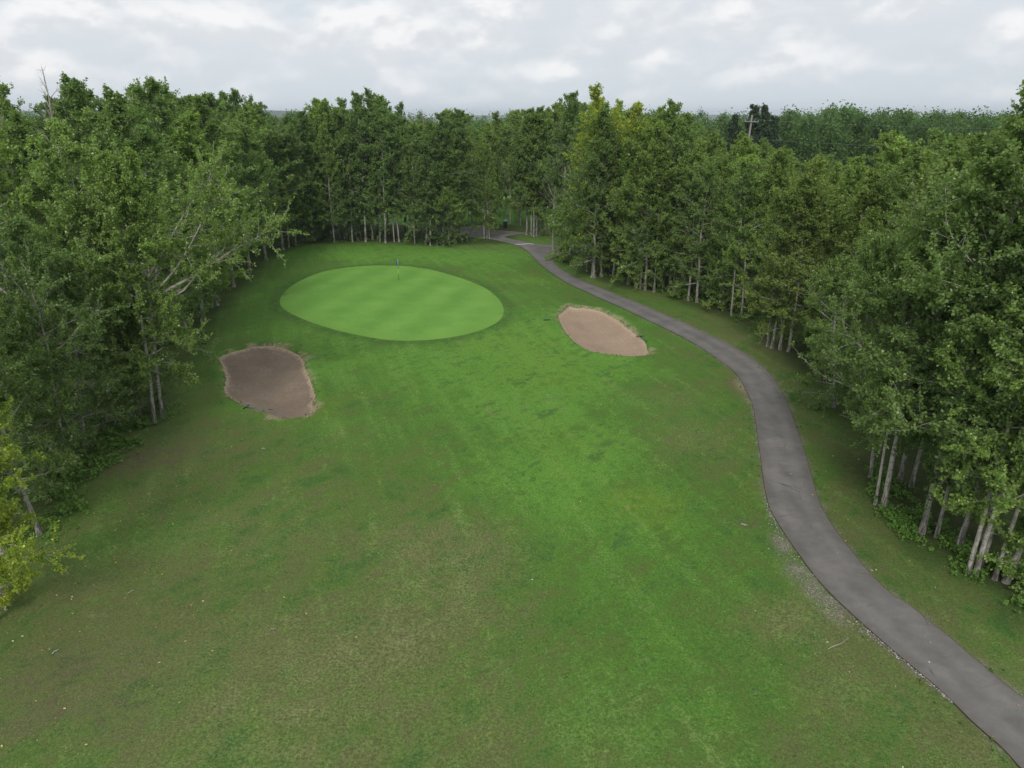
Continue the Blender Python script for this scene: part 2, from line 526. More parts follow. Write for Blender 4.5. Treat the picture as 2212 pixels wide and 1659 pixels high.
# thin turf with bare specks where it is not lush
specks = t.smooth(t.noise(co, 3.2, 8, 0.80), 0.545, 0.66)
thin = t.math('SUBTRACT', 1.0, t.smooth(t.attr('lush'), 0.30, 0.75))
col = t.mix(t.math('MULTIPLY', t.math('MULTIPLY', specks, 0.55), thin), col, (0.100, 0.080, 0.054))
clump = t.smooth(t.noise(co, 4.2, 6, 0.7), 0.58, 0.70)
col = t.mix(t.math('MULTIPLY', clump, 0.5), col, (0.078, 0.165, 0.030))
col = t.mix(t.attr('grav'), col, t.ramp(n4, [(0.30, (0.07, 0.062, 0.05)), (0.5, (0.19, 0.165, 0.135)), (0.70, (0.40, 0.37, 0.33))]))
col = t.mix(t.math('MULTIPLY', t.math('MULTIPLY', t.attr('rim'), 0.75), t.smooth(n3, 0.34, 0.56)), col, t.ramp(n4, [(0.3, (0.24, 0.18, 0.125)), (0.7, (0.42, 0.33, 0.24))]))
blade = t.ramp(t.math('ADD', t.math('MULTIPLY', n4, 0.65), t.math('MULTIPLY', n3, 0.35)), [(0.30, 0.30), (0.5, 0.96), (0.70, 1.85)])
col = t.mix(1.0, col, blade, 'MULTIPLY')
bsdf_out(t, col, 0.9, 0.05, bump=t.math('ADD', n4, t.math('MULTIPLY', n3, 0.8)), bstr=0.55, bdist=0.06)
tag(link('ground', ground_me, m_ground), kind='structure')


def sheet(name, poly, zfun, grid, attrs=None, skirt=0.0):
    """a filled outline on the ground, with an even grid of points inside and a skirt at the rim"""
    lo, hi = poly.min(0), poly.max(0)
    gxx, gyy = np.meshgrid(np.arange(lo[0], hi[0], grid), np.arange(lo[1], hi[1], grid))
    gxx, gyy = gxx.ravel(), gyy.ravel()
    s = sdist(poly, gxx, gyy)
    keep = s > grid * 0.45
    inner = np.stack([gxx[keep], gyy[keep]], -1)
    n = len(poly)
    pts = [Vector(p) for p in poly] + [Vector(p) for p in inner]
    edges = [(i, (i + 1) % n) for i in range(n)]
    v, e, f, ov, oe, of = delaunay_2d_cdt(pts, edges, [], 0, 1e-5)
    v = np.array([(a.x, a.y) for a in v])
    f = np.array([q for q in f if len(q) == 3])
    cen = v[f].mean(1)
    f = f[sdist(poly, cen[:, 0], cen[:, 1]) > 0]
    s = sdist(poly, v[:, 0], v[:, 1])
    z = zfun(v[:, 0], v[:, 1], np.maximum(s, 0))
    verts = np.column_stack([v, z])
    ed = s
    a, b, c = verts[f[:, 0]], verts[f[:, 1]], verts[f[:, 2]]
    flip = np.cross(b - a, c - a)[:, 2] < 0
    f[flip] = f[flip][:, ::-1]
    q = None
    if skirt:
        m = len(verts)
        pz = zfun(poly[:, 0], poly[:, 1], np.zeros(n))
        verts = np.concatenate([verts, np.column_stack([poly, pz]), np.column_stack([poly, pz - skirt])])
        i = np.arange(n)
        q = np.stack([m + i, m + (i + 1) % n, m + n + (i + 1) % n, m + n + i], -1)
        ed = np.concatenate([ed, np.zeros(2 * n)])
    return mesh_np(name, verts, q, f, smooth=True, attrs=dict(edge=ed))


# putting green
m_green, t = mat_new('mown_green')
co = t.n('ShaderNodeTexCoord').outputs['Object']
sp = t.n('ShaderNodeMapping', {'Vector': co, 'Rotation': (0, 0, R(14))}).outputs[0]
wv = t.n('ShaderNodeTexWave', {'Vector': sp, 'Scale': 0.075, 'Distortion': 0.7, 'Detail': 2.0, 'Detail Scale': 0.5}).outputs['Fac']
sp2 = t.n('ShaderNodeMapping', {'Vector': co, 'Rotation': (0, 0, R(-38))}).outputs[0]
wv2 = t.n('ShaderNodeTexWave', {'Vector': sp2, 'Scale': 0.12, 'Distortion': 1.5, 'Detail': 2.0, 'Detail Scale': 1.0}).outputs['Fac']
g1 = t.noise(co, 0.35, 5, 0.6)
g2 = t.noise(co, 3.0, 4, 0.6)
g3 = t.noise(co, 30.0, 3, 0.6)
f_ = t.math('ADD', t.math('MULTIPLY', wv, 0.17), t.math('MULTIPLY', wv2, 0.03))
f_ = t.math('ADD', f_, t.math('MULTIPLY', g1, 0.60))
f_ = t.math('ADD', f_, t.math('MULTIPLY', t.math('SUBTRACT', g2, 0.5), 0.35))
col = t.ramp(f_, [(0.24, (0.096, 0.226, 0.034)), (0.43, (0.120, 0.262, 0.042)), (0.62, (0.146, 0.296, 0.053))])
collar = t.smooth(t.attr('edge'), 1.7, 1.45)
col = t.mix(t.math('MULTIPLY', collar, 0.4), col, (0.135, 0.262, 0.042))
col = t.mix(0.5, col, t.ramp(g3, [(0.3, 0.72), (0.7, 1.25)]), 'MULTIPLY')
bsdf_out(t, col, 0.85, 0.15, bump=g3, bstr=0.25, bdist=0.02)
tag(link('putting_green', sheet('putting_green', GREEN, lambda x, y, s: height(x, y) + 0.006, 0.8), m_green), kind='structure')


# bunkers
def sand_mat(name, c0, c1, c2):
    m, t = mat_new(name)
    co = t.n('ShaderNodeTexCoord').outputs['Object']
    e = t.attr('edge')
    a1, a2, a3 = t.noise(co, 0.5, 4, 0.6), t.noise(co, 4.0, 5, 0.65), t.noise(co, 45.0, 3, 0.6)
    ph = t.math('ADD', t.math('MULTIPLY', e, 19.0), t.math('MULTIPLY', a1, 9.0))
    rake = t.math('MULTIPLY', t.math('ADD', t.math('SINE', ph), 1.0), 0.5)
    rk = t.math('MULTIPLY', rake, t.smooth(a1, 0.42, 0.62))
    f = t.math('ADD', t.math('MULTIPLY', a1, 0.6), t.math('MULTIPLY', a2, 0.4))
    col = t.ramp(f, [(0.34, c0), (0.52, c1), (0.66, c2)])
    col = t.mix(t.math('MULTIPLY', rk, 0.22), col, c0)
    rimf = t.math('MULTIPLY', t.smooth(t.math('ADD', e, t.math('MULTIPLY', t.math('SUBTRACT', a2, 0.5), 1.1)), 0.45, 0.1), 0.75)
    col = t.mix(rimf, col, (0.40, 0.305, 0.215))
    spk = t.smooth(t.noise(co, 14.0, 2, 0.5), 0.70, 0.76)
    col = t.mix(t.math('MULTIPLY', spk, 0.45), col, (0.06, 0.05, 0.04))
    col = t.mix(0.5, col, t.ramp(a3, [(0.3, 0.75), (0.7, 1.22)]), 'MULTIPLY')
    h = t.math('ADD', t.math('MULTIPLY', rk, 0.6), t.math('ADD', t.math('MULTIPLY', a2, 0.9), t.math('MULTIPLY', a3, 0.35)))
    bsdf_out(t, col, 0.95, 0.08, bump=h, bstr=0.45, bdist=0.06)
    return m


m_sand_e = sand_mat('pale_sand', (0.255, 0.186, 0.132), (0.298, 0.220, 0.158), (0.340, 0.255, 0.186))
m_sand_w = sand_mat('dark_sand', (0.152, 0.118, 0.089), (0.186, 0.144, 0.109), (0.245, 0.194, 0.150))  # west bunker: darker base colour throughout than the east one
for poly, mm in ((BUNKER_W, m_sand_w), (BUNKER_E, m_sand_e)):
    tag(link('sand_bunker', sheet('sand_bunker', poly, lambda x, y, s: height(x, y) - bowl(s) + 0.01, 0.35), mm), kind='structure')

# asphalt path
m_path, t = mat_new('worn_asphalt')
co = t.n('ShaderNodeTexCoord').outputs['Object']
e = t.attr('edge')
p1, p2, p3 = t.noise(co, 0.45, 6, 0.65), t.noise(co, 2.2, 5, 0.65), t.noise(co, 60.0, 3, 0.7)
track = t.math('MULTIPLY', t.smooth(t.math('ABSOLUTE', t.math('SUBTRACT', e, 0.62)), 0.42, 0.05), 1.0)
f = t.math('ADD', t.math('MULTIPLY', p1, 0.75), t.math('MULTIPLY', t.math('SUBTRACT', p2, 0.5), 0.3))
f = t.math('ADD', f, t.math('MULTIPLY', track, 0.10))
col = t.ramp(f, [(0.28, (0.108, 0.103, 0.096)), (0.46, (0.148, 0.139, 0.129)), (0.64, (0.196, 0.180, 0.164))])
vor = t.n('ShaderNodeTexVoronoi', {'Vector': t.mix(0.06, co, t.n('ShaderNodeTexNoise', {'Vector': co, 'Scale': 1.6}).outputs['Color']), 'Scale': 0.42}, feature='DISTANCE_TO_EDGE').outputs['Distance']
crack = t.math('MULTIPLY', t.smooth(vor, 0.012, 0.003), t.smooth(p1, 0.50, 0.62))
col = t.mix(t.math('MULTIPLY', crack, 0.55), col, (0.03, 0.028, 0.027))
col = t.mix(t.math('MULTIPLY', t.smooth(t.noise(co, 5.0, 2, 0.5), 0.72, 0.78), 0.4), col, (0.05, 0.047, 0.045))
col = t.mix(t.math('MULTIPLY', t.smooth(t.noise(co, 7.0, 3, 0.6), 0.70, 0.76), 0.5), col, (0.25, 0.235, 0.22))
dirt = t.math('MULTIPLY', t.smooth(t.math('ADD', e, t.math('MULTIPLY', t.math('SUBTRACT', p2, 0.5), 0.5)), 0.22, 0.02), 0.55)
col = t.mix(dirt, col, (0.125, 0.098, 0.075))
col = t.mix(t.smooth(e, 0.035, 0.0), col, (0.035, 0.032, 0.030))
col = t.mix(0.55, col, t.ramp(p3, [(0.3, 0.62), (0.7, 1.36)]), 'MULTIPLY')
bsdf_out(t, col, 0.85, 0.25, bump=p3, bstr=0.3, bdist=0.01)
tag(link('cart_path', sheet('cart_path', PATH, lambda x, y, s: height(x, y) + 0.028, 0.6, skirt=0.12), m_path), kind='structure')

# pale worn strip of paving where the path narrows
m_mark, t = mat_new('white_marking')
co = t.n('ShaderNodeTexCoord').outputs['Object']
bsdf_out(t, t.ramp(t.noise(co, 6.0, 4, 0.7), [(0.35, (0.22, 0.20, 0.19)), (0.58, (0.48, 0.46, 0.43))]), 0.8, 0.2)
mk = smooth_closed(ground_poly(crop([(1000, 529), (1060, 522), (1140, 519), (1215, 510), (1290, 518), (1310, 526), (1260, 526), (1215, 522), (1150, 531), (1060, 534)], 1750, 820, 3.687)), 0.3, 1)
tag(link('path_marking', sheet('path_marking', mk, lambda x, y, s: height(x, y) + 0.036, 0.5), m_mark), kind='structure')

# ------------------------------------------------------------------ hills on the horizon
m_hill, t = mat_new('wooded_hill')
co = t.n('ShaderNodeTexCoord').outputs['Object']
bsdf_out(t, t.ramp(t.noise(co, 0.012, 6, 0.65), [(0.35, (0.030, 0.055, 0.030)), (0.6, (0.050, 0.085, 0.035)), (0.72, (0.11, 0.13, 0.06))]), 0.95, 0.05)


def hill(az0, az1, dist, depth, top, seed):
    na, nd = 160, 14
    az = np.radians(np.linspace(az0, az1, na))
    rs = np.random.RandomState(seed)
    prof = sum(rs.rand() / (k + 1) * np.sin(az * (9 * (k + 1)) + rs.rand() * 7) for k in range(6))
    prof = top * (0.75 + 0.3 * prof)
    tps = np.linspace(0, 1, na)
    prof *= sstep(0, .12, tps) * sstep(1, .88, tps)
    V = []
    for k in range(nd):
        u = k / (nd - 1)
        rr = dist + depth * u
        hz = prof * np.sin(u * math.pi) ** 0.8 - 2.0 + 0.06 * prof * rs.rand(na)
        V.append(np.stack([np.sin(az) * rr, np.cos(az) * rr, hz], -1))
    i = np.arange(nd - 1)[:, None] * na + np.arange(na - 1)[None, :]
    q = np.stack([i, i + 1, i + na + 1, i + na], -1).reshape(-1, 4)
    tag(link('hills', mesh_np('hills', np.concatenate(V), q, smooth=True), m_hill), kind='structure')


hill(-75, -8, 2900, 1200, 46, 1)
hill(-10, 70, 4200, 1500, 26, 2)

# ------------------------------------------------------------------ foliage and bark
def leaf_mat(name, stops, trans=0.42):
    m, t = mat_new(name)
    oi = t.n('ShaderNodeObjectInfo')
    tone = t.attr('tone')
    co = t.n('ShaderNodeTexCoord').outputs['Object']
    cl = t.noise(co, 0.7, 2, 0.5)
    f = t.math('ADD', tone, t.math('MULTIPLY', t.math('SUBTRACT', cl, 0.5), 0.35))
    col = t.ramp(f, stops)
    col = t.mix(1.0, col, oi.outputs['Color'], 'MULTIPLY')
    p = t.n('ShaderNodeBsdfPrincipled', {'Base Color': col, 'Roughness': 0.55, 'Specular IOR Level': 0.22})
    tr = t.n('ShaderNodeBsdfTranslucent', {'Color': t.mix(1.0, col, (1.25, 1.35, 0.6), 'MULTIPLY')})
    mx = t.n('ShaderNodeMixShader', {0: trans, 1: p.outputs[0], 2: tr.outputs[0]})
    t.n('ShaderNodeOutputMaterial', {'Surface': mx.outputs[0]})
    return m


M_LEAF = leaf_mat('poplar_leaves', [(0.0, (0.096, 0.150, 0.046)), (0.35, (0.148, 0.230, 0.066)), (0.7, (0.206, 0.302, 0.088)), (0.9, (0.285, 0.360, 0.145)), (1.0, (0.42, 0.50, 0.30))])
M_NEEDLE = leaf_mat('pine_needles', [(0.0, (0.020, 0.038, 0.018)), (0.5, (0.032, 0.055, 0.024)), (1.0, (0.055, 0.080, 0.034))], 0.1)
M_PLANT = leaf_mat('undergrowth_leaves', [(0.0, (0.060, 0.120, 0.026)), (0.5, (0.088, 0.178, 0.034)), (1.0, (0.125, 0.225, 0.050))], 0.25)

m_bark, t = mat_new('poplar_bark')
co = t.n('ShaderNodeTexCoord').outputs['Object']
b1 = t.noise(co, 2.2, 4, 0.6)
bm_ = t.n('ShaderNodeMapping', {'Vector': co, 'Scale': (2.5, 2.5, 11.0)}).outputs[0]
b2 = t.noise(bm_, 1.2, 4, 0.65)
bv = t.n('ShaderNodeMapping', {'Vector': co, 'Scale': (14.0, 14.0, 1.6)}).outputs[0]
b3 = t.noise(bv, 1.0, 3, 0.6)
col = t.ramp(b1, [(0.3, (0.235, 0.220, 0.188)), (0.5, (0.345, 0.328, 0.290)), (0.7, (0.455, 0.440, 0.400))])
col = t.mix(t.math('MULTIPLY', t.smooth(b2, 0.54, 0.64), 0.85), col, (0.055, 0.049, 0.043))
col = t.mix(t.math('MULTIPLY', t.smooth(t.noise(co, 0.9, 4, 0.7), 0.56, 0.70), 0.45), col, (0.170, 0.120, 0.065))
zz = t.n('ShaderNodeSeparateXYZ', {0: co}).outputs['Z']
low = t.smooth(zz, 2.6, 0.6)
col = t.mix(t.math('MULTIPLY', low, t.smooth(b3, 0.42, 0.60)), col, (0.100, 0.088, 0.076))
bsdf_out(t, col, 0.85, 0.2, bump=t.math('ADD', b2, b3), bstr=0.5, bdist=0.03)
M_BARK = m_bark
m_dbark, t = mat_new('dark_bark')
co = t.n('ShaderNodeTexCoord').outputs['Object']
bm_ = t.n('ShaderNodeMapping', {'Vector': co, 'Scale': (9.0, 9.0, 1.5)}).outputs[0]
bsdf_out(t, t.ramp(t.noise(bm_, 1.0, 4, 0.6), [(0.3, (0.055, 0.045, 0.035)), (0.7, (0.15, 0.125, 0.10))]), 0.9, 0.15)
M_DBARK = m_dbark
m_dead, t = mat_new('bleached_wood')
co = t.n('ShaderNodeTexCoord').outputs['Object']
bsdf_out(t, t.ramp(t.noise(co, 3.0, 4, 0.6), [(0.3, (0.24, 0.215, 0.185)), (0.7, (0.40, 0.365, 0.32))]), 0.85, 0.2)
M_DEAD = m_dead


def unit(v):
    return v / (np.linalg.norm(v, axis=-1, keepdims=True) + 1e-9)


def leaves(P, D, rs, nleaf, size, shoot, droop, pale=0.04, warm=None):
    """leaf rosettes along short shoots: P,D (M,3) -> verts, quads, tone"""
    M = len(P)
    s = rs.rand(M, nleaf, 1)
    base = P[:, None, :] + D[:, None, :] * (s * shoot) + rs.normal(0, shoot * 0.16, (M, nleaf, 3))
    rad = rs.normal(0, 1, (M, nleaf, 3))
    d = unit(rad * 0.9 + D[:, None, :] * 0.45 + np.array([0, 0, -droop]))
    side = unit(np.cross(d, rs.normal(0, 0.55, (M, nleaf, 3)) + np.array([0, 0, 1.0])))
    nrm = np.cross(side, d)
    Lx = size * (0.65 + 0.7 * rs.rand(M, nleaf, 1))
    W = Lx * (0.36 + 0.08 * rs.rand(M, nleaf, 1))
    a = base
    b = base + d * Lx * 0.42 + side * W + nrm * Lx * 0.10
    c = base + d * Lx
    e = base + d * Lx * 0.42 - side * W + nrm * Lx * 0.10
    V = np.stack([a, b, c, e], 2).reshape(-1, 3)
    n = M * nleaf
    Q = np.arange(n * 4).reshape(n, 4)
    tone = 0.16 + 0.44 * rs.rand(M, 1) + 0.20 * rs.rand(M, nleaf)
    tone = np.where(rs.rand(M, nleaf) < pale, 1.0, tone)
    return V, Q, np.repeat(tone.reshape(-1), 4)


def curve(p, d, L, n, rs, up=0.25, wob=0.10):
    """a limb that bends upward as it goes"""
    pts = [np.array(p, float)]
    d = np.array(d, float)
    for k in range(n):
        d = d + np.array([0, 0, up / n]) + rs.normal(0, wob, 3)
        d = d / np.linalg.norm(d)
        pts.append(pts[-1] + d * (L / n))
    return np.array(pts)


def along(pts, u):
    f = u * (len(pts) - 1)
    i = np.minimum(f.astype(int), len(pts) - 2)
    g = (f - i)[:, None]
    return pts[i] * (1 - g) + pts[i + 1] * g, unit(pts[i + 1] - pts[i])


def poplar(name, seed, H=16.0, cb=0.22, rad=2.6, nl=34, nsec=6, npt=6, nleaf=8, size=0.15, shoot=0.28, droop=0.45, leaders=3, r0=0.11,
           extra=(), bare=0.0, shape=0.42, wig=0.16, sides=8, pale=0.012, thin=1.0):
    rs = np.random.RandomState(seed)
    z = np.concatenate([[0, 0.018 * H, 0.05 * H], np.linspace(0.1 * H, H * 0.97, 12)])
    n = len(z)
    wx = np.cumsum(rs.normal(0, wig, n)) * (z / H)
    wy = np.cumsum(rs.normal(0, wig, n)) * (z / H)
    tr = np.stack([wx, wy, z], -1)
    tr[0, 2] = -0.25
    rt = r0 * (1 - z / H) ** 0.85 + 0.012
    rt *= 1 + 0.55 * np.exp(-z / (0.022 * H))
    polys = [(tr, rt, sides)]
    P, D = [], []

    def dress(pts, u0, cnt, spread):
        u = u0 + (1 - u0) * rs.rand(cnt)
        p, d = along(pts, u)
        P.append(p)
        D.append(unit(d * 0.5 + rs.normal(0, spread, (cnt, 3)) + np.array([0, 0, 0.45])))

    limbs = []
    for k in range(nl):
        u = (k + rs.rand()) / nl
        h = cb + (0.985 - cb) * u ** 1.02
        az = k * 2.39996 + rs.normal(0, 0.5)
        tt = (h - cb) / (1 - cb)
        prof = (0.80 + 0.20 * math.sin(min(tt / shape, 1) * math.pi / 2)) if tt < shape else (1 - 0.89 * ((tt - shape) / (1 - shape)) ** 1.5)
        L = rad * prof * (0.50 + 0.85 * rs.rand())
        elv = R(-4 + 70 * tt + rs.normal(0, 10))
        limbs.append((h * H, az, L, elv, None))
    for k in range(leaders):
        limbs.append((H * 0.60 + H * 0.16 * rs.rand(), rs.rand() * 6.28, H * (0.15 + 0.09 * rs.rand()), R(68 + 8 * rs.rand()), None))
    limbs += list(extra)
    for h, az, L, elv, rr in limbs:
        p = np.array([np.interp(h, z, wx), np.interp(h, z, wy), h])
        d = np.array([math.cos(az) * math.cos(elv), math.sin(az) * math.cos(elv), math.sin(elv)])
        pts = curve(p, d, L, 6, rs, up=0.12 if rr else 0.15 if elv >= 0.9 else -0.05 if h < 0.3 * H else 0.35, wob=0.11)
        r1 = rr or min(0.45 * float(np.interp(h, z, rt)), 0.012 + 0.018 * L)
        polys.append((pts, r1 * (1 - np.linspace(0, 1, 7)) ** 0.8 + 0.006, 5 if r1 > 0.03 else 4))
        if rs.rand() < bare:
            ns_ = 3
            lf = False
        else:
            ns_, lf = max(2, int(round(nsec * (0.5 + 0.5 * L / rad)))), True
            if rr:
                ns_ = nsec * 3
        for s in range(ns_):
            u = (0.36 if rr else 0.22) + (0.62 if rr else 0.76) * (s + rs.rand()) / ns_
            q, dd = along(pts, np.array([u]))
            sd2 = unit(dd[0] * 0.70 + rs.normal(0, 0.72, 3) + np.array([0, 0, 0.12]))
            L2 = (0.50 * L * (1.15 - 0.5 * u) + 0.2) * (0.6 + 0.8 * rs.rand())
            L2 = min(L2, 2.1)
            pp = curve(q[0], sd2, L2, 3, rs, up=0.25, wob=0.15)
            polys.append((pp, np.array([0.55, 0.4, 0.25, 0.1]) * max(r1 * 0.5, 0.012) + 0.003, 3))
            if lf:
                dress(pp, 0.2, max(1, int(npt * thin)), 0.45)
        if lf:
            dress(pts, 0.7 if rr else 0.45, max(1, int(npt * 1.5 * thin)), 0.5)
    dress(tr[-5:], 0.1, int(npt * 3), 0.5)
    V, Q = tubes(polys)
    tm = mesh_np(name + '_trunk', V, Q, smooth=True)
    tm.materials.append(M_BARK)
    V, Q, tone = leaves(np.concatenate(P), np.concatenate(D), rs, nleaf, size, shoot, droop, pale)
    cm = mesh_np(name + '_crown', V, Q, attrs=dict(tone=tone))
    cm.materials.append(M_LEAF)
    return tm, cm, H


def dead_tree(name, seed, H=14.0, nl=22):
    rs = np.random.RandomState(seed)
    z = np.linspace(0, H, 12)
    tr = np.stack([np.cumsum(rs.normal(0, .1, 12)) * z / H, np.cumsum(rs.normal(0, .1, 12)) * z / H, z], -1)
    polys = [(tr, 0.13 * (1 - z / H) ** 0.8 + 0.012, 7)]
    tw = []
    for k in range(nl):
        h = H * (0.3 + 0.68 * k / nl)
        az, elv = k * 2.4 + rs.normal(0, .4), R(35 + 30 * k / nl)
        L = 2.0 * (1.15 - k / nl) * (0.6 + 0.6 * rs.rand()) + 0.5
        p = along(tr, np.array([h / H]))[0][0]
        pts = curve(p, (math.cos(az) * math.cos(elv), math.sin(az) * math.cos(elv), math.sin(elv)), L, 5, rs, .3, .13)
        polys.append((pts, 0.03 * (1 - np.linspace(0, 1, 6)) + 0.007, 4))
        for s in range(4):
            q, dd = along(pts, np.array([0.3 + 0.7 * rs.rand()]))
            pp = curve(q[0], unit(dd[0] + rs.normal(0, .5, 3)), L * 0.4, 3, rs, .2, .15)
            tw.append((pp, np.array([.012, .010, .007, .004]), 3))
    V, Q = tubes(polys + tw)
    tm = mesh_np(name + '_trunk', V, Q, smooth=True)
    tm.materials.append(M_DEAD)
    return tm, None, H


def pine(name, seed, H=15.0):
    rs = np.random.RandomState(seed)
    z = np.linspace(-0.2, H, 10)
    tr = np.stack([np.cumsum(rs.normal(0, .05, 10)), np.cumsum(rs.normal(0, .05, 10)), z], -1)
    polys = [(tr, 0.2 * (1 - np.linspace(0, 1, 10)) + 0.02, 7)]
    P, D = [], []
    for k in range(46):
        u = (k + rs.rand()) / 46
        h = H * (0.25 + 0.74 * u)
        az = k * 2.4 + rs.normal(0, .4)
        L = (2.9 * (1 - u) ** 0.6 + 0.4) * (0.35 + 0.85 * rs.rand())
        elv = R(-6 + 55 * u)
        p = along(tr, np.array([(h + .2) / (H + .2)]))[0][0]
        pts = curve(p, (math.cos(az) * math.cos(elv), math.sin(az) * math.cos(elv), math.sin(elv)), L, 5, rs, .35, .06)
        polys.append((pts, 0.04 * (1 - np.linspace(0, 1, 6)) + 0.008, 4))
        c = int(14 + 14 * L)
        q, dd = along(pts, 0.3 + 0.7 * rs.rand(c))
        P.append(q + rs.normal(0, 0.16, q.shape))
        D.append(unit(dd + rs.normal(0, .4, dd.shape) + np.array([0, 0, .3])))
    V, Q = tubes(polys)
    tm = mesh_np(name + '_trunk', V, Q, smooth=True)
    tm.materials.append(M_DBARK)
    V, Q, tone = leaves(np.concatenate(P), np.concatenate(D), rs, 7, 0.30, 0.4, 0.0, 0.0)
    cm = mesh_np(name + '_crown', V, Q, attrs=dict(tone=tone))
    cm.materials.append(M_NEEDLE)
    return tm, cm, H


PROTO = {}
# near trees: leaf by leaf
NEAR = dict(nl=36, nsec=11, npt=12, nleaf=8, size=0.115, shoot=0.26, droop=0.55, sides=10, pale=0.035)
PROTO['near_a'] = poplar('near_a', 101, rad=3.1, cb=0.19, **NEAR)
PROTO['near_b'] = poplar('near_b', 102, rad=2.7, cb=0.20, **NEAR)
PROTO['near_c'] = poplar('near_c', 103, rad=3.3, cb=0.17, wig=0.24, **{**NEAR, 'nl': 34, 'thin': 0.85})
PROTO['leaning'] = poplar('leaning', 104, rad=2.7, cb=0.22, extra=[(7.6, R(2), 9.2, R(36), 0.12), (8.0, R(-16), 8.4, R(34), 0.085), (9.0, R(14), 8.0, R(50), 0.095), (7.0, R(-6), 7.6, R(24), 0.07)], **{**NEAR, 'nl': 27})
PROTO['tall_a'] = poplar('tall_a', 111, rad=3.1, cb=0.25, r0=0.10, **NEAR)
PROTO['tall_b'] = poplar('tall_b', 112, rad=2.7, cb=0.27, r0=0.075, **NEAR)
PROTO['tall_c'] = poplar('tall_c', 113, rad=3.7, cb=0.22, r0=0.105, wig=0.22, bare=0.06, **NEAR)
PROTO['young_tall'] = poplar('young_tall', 114, H=6.5, rad=1.7, cb=0.22, nl=28, nsec=6, npt=9, nleaf=8, size=0.115, shoot=0.24, droop=0.5, leaders=2, r0=0.06, pale=0.05)
PROTO['near_d'] = poplar('near_d', 106, H=12.0, rad=3.3, cb=0.05, r0=0.13, **{**NEAR, 'nl': 40})
PROTO['young'] = poplar('young', 105, H=6.0, rad=1.6, cb=0.10, nl=24, nsec=6, npt=7, nleaf=8, size=0.115, shoot=0.24, droop=0.5, leaders=2, r0=0.07, pale=0.05)
# the other edge trees
MID = dict(nl=30, nsec=9, npt=8, nleaf=8, size=0.165, shoot=0.30, droop=0.4)
PROTO['mid_a'] = poplar('mid_a', 201, rad=2.8, cb=0.18, **MID)
PROTO['mid_b'] = poplar('mid_b', 202, rad=2.4, cb=0.22, **{**MID, 'leaders': 5})
PROTO['mid_c'] = poplar('mid_c', 203, rad=3.2, cb=0.17, **MID)
PROTO['mid_d'] = poplar('mid_d', 204, rad=2.5, cb=0.26, bare=0.12, **{**MID, 'leaders': 4})
PROTO['mid_e'] = poplar('mid_e', 205, rad=2.9, cb=0.13, **{**MID, 'nl': 32})
PROTO['aspen'] = poplar('aspen', 206, rad=2.6, cb=0.12, nl=46, nsec=7, npt=8, nleaf=8, size=0.12, shoot=0.30, droop=0.3, leaders=4, r0=0.13)
PROTO['spare'] = poplar('spare', 207, rad=2.1, cb=0.35, bare=0.45, **{**MID, 'thin': 0.7})
PROTO['low'] = poplar('low', 208, H=5.0, rad=1.9, cb=0.06, nl=26, nsec=5, npt=6, nleaf=8, size=0.15, shoot=0.26, leaders=2, r0=0.06)
PROTO['dead'] = dead_tree('dead', 301)
PROTO['pine_a'] = pine('pine_a', 401)
PROTO['pine_b'] = pine('pine_b', 402)

DARK, DEEP, MIDG, LIGHT, OLIVE, YEL, RUST, PALE = ((0.88, 0.92, 0.95), (0.78, 0.83, 0.90), (1.0, 1.0, 1.0), (1.20, 1.18, 1.0), (1.10, 1.04, 0.88),
                                                   (1.85, 1.45, 0.65), (1.12, 1.0, 0.88), (1.35, 1.30, 1.30))
TREES = []          # (x, y, name) of everything planted


def plant(proto, x, y, Ht, tint=MIDG, rot=None, lean=(0, 0), fat=1.0, name='poplar_tree', rs=random.Random(7)):
    tm, cm, H0 = PROTO[proto]
    s = Ht / H0
    o = empty(name, (x, y, float(height(x, y)) - 0.02), (R(lean[0]), R(lean[1]), rs.random() * 6.283 if rot is None else rot))
    # keep slim trees from getting too slim
    o.rotation_mode = 'ZXY'           # spin first, then tilt
    o.scale = (s * fat, s * fat, s)
    link('trunk', tm, None, o)
    j = 0.90 + 0.2 * rs.random()
    if cm is not None:
        c = link('crown', cm, None, o)
        c.color = (tint[0] * j, tint[1] * j, tint[2] * j, 1)
    TREES.append((x, y, o))
    return o


SKY = np.array([(-400, 170), (0, 150), (30, 235), (60, 240), (100, 195), (160, 165), (200, 190), (220, 215), (250, 190), (300, 185), (330, 165), (375, 200), (400, 226), (415, 205),
                (440, 185), (480, 180), (520, 215), (560, 200), (580, 190), (600, 225), (640, 235), (675, 205), (700, 220), (715, 207), (750, 220), (770, 200), (830, 205),
                (880, 232), (900, 240), (950, 245), (985, 235), (1000, 250), (1040, 262), (1070, 255), (1110, 240), (1180, 225), (1235, 210), (1310, 205), (1350, 240),
                (1380, 225), (1410, 250), (1440, 235), (1500, 262), (1540, 285), (1620, 285), (1680, 305), (1720, 308), (1790, 330), (1830, 345), (1880, 310), (1940, 280),
                (2000, 262), (2030, 235), (2060, 270), (2130, 270), (2170, 225), (2212, 240), (2700, 220)], float)


def col_of(x, y):
    return CX + FPX * x / (y * math.cos(PITCH) + 2.0 * math.sin(PITCH))


def top_for(x, y, py):
    dy = (CY - py) / FPX
    return CAM_H + y * (-math.sin(PITCH) + dy * math.cos(PITCH)) / (math.cos(PITCH) + dy * math.sin(PITCH))


def sky_height(x, y):
    return top_for(x, y, float(np.interp(col_of(x, y), SKY[:, 0], SKY[:, 1])))


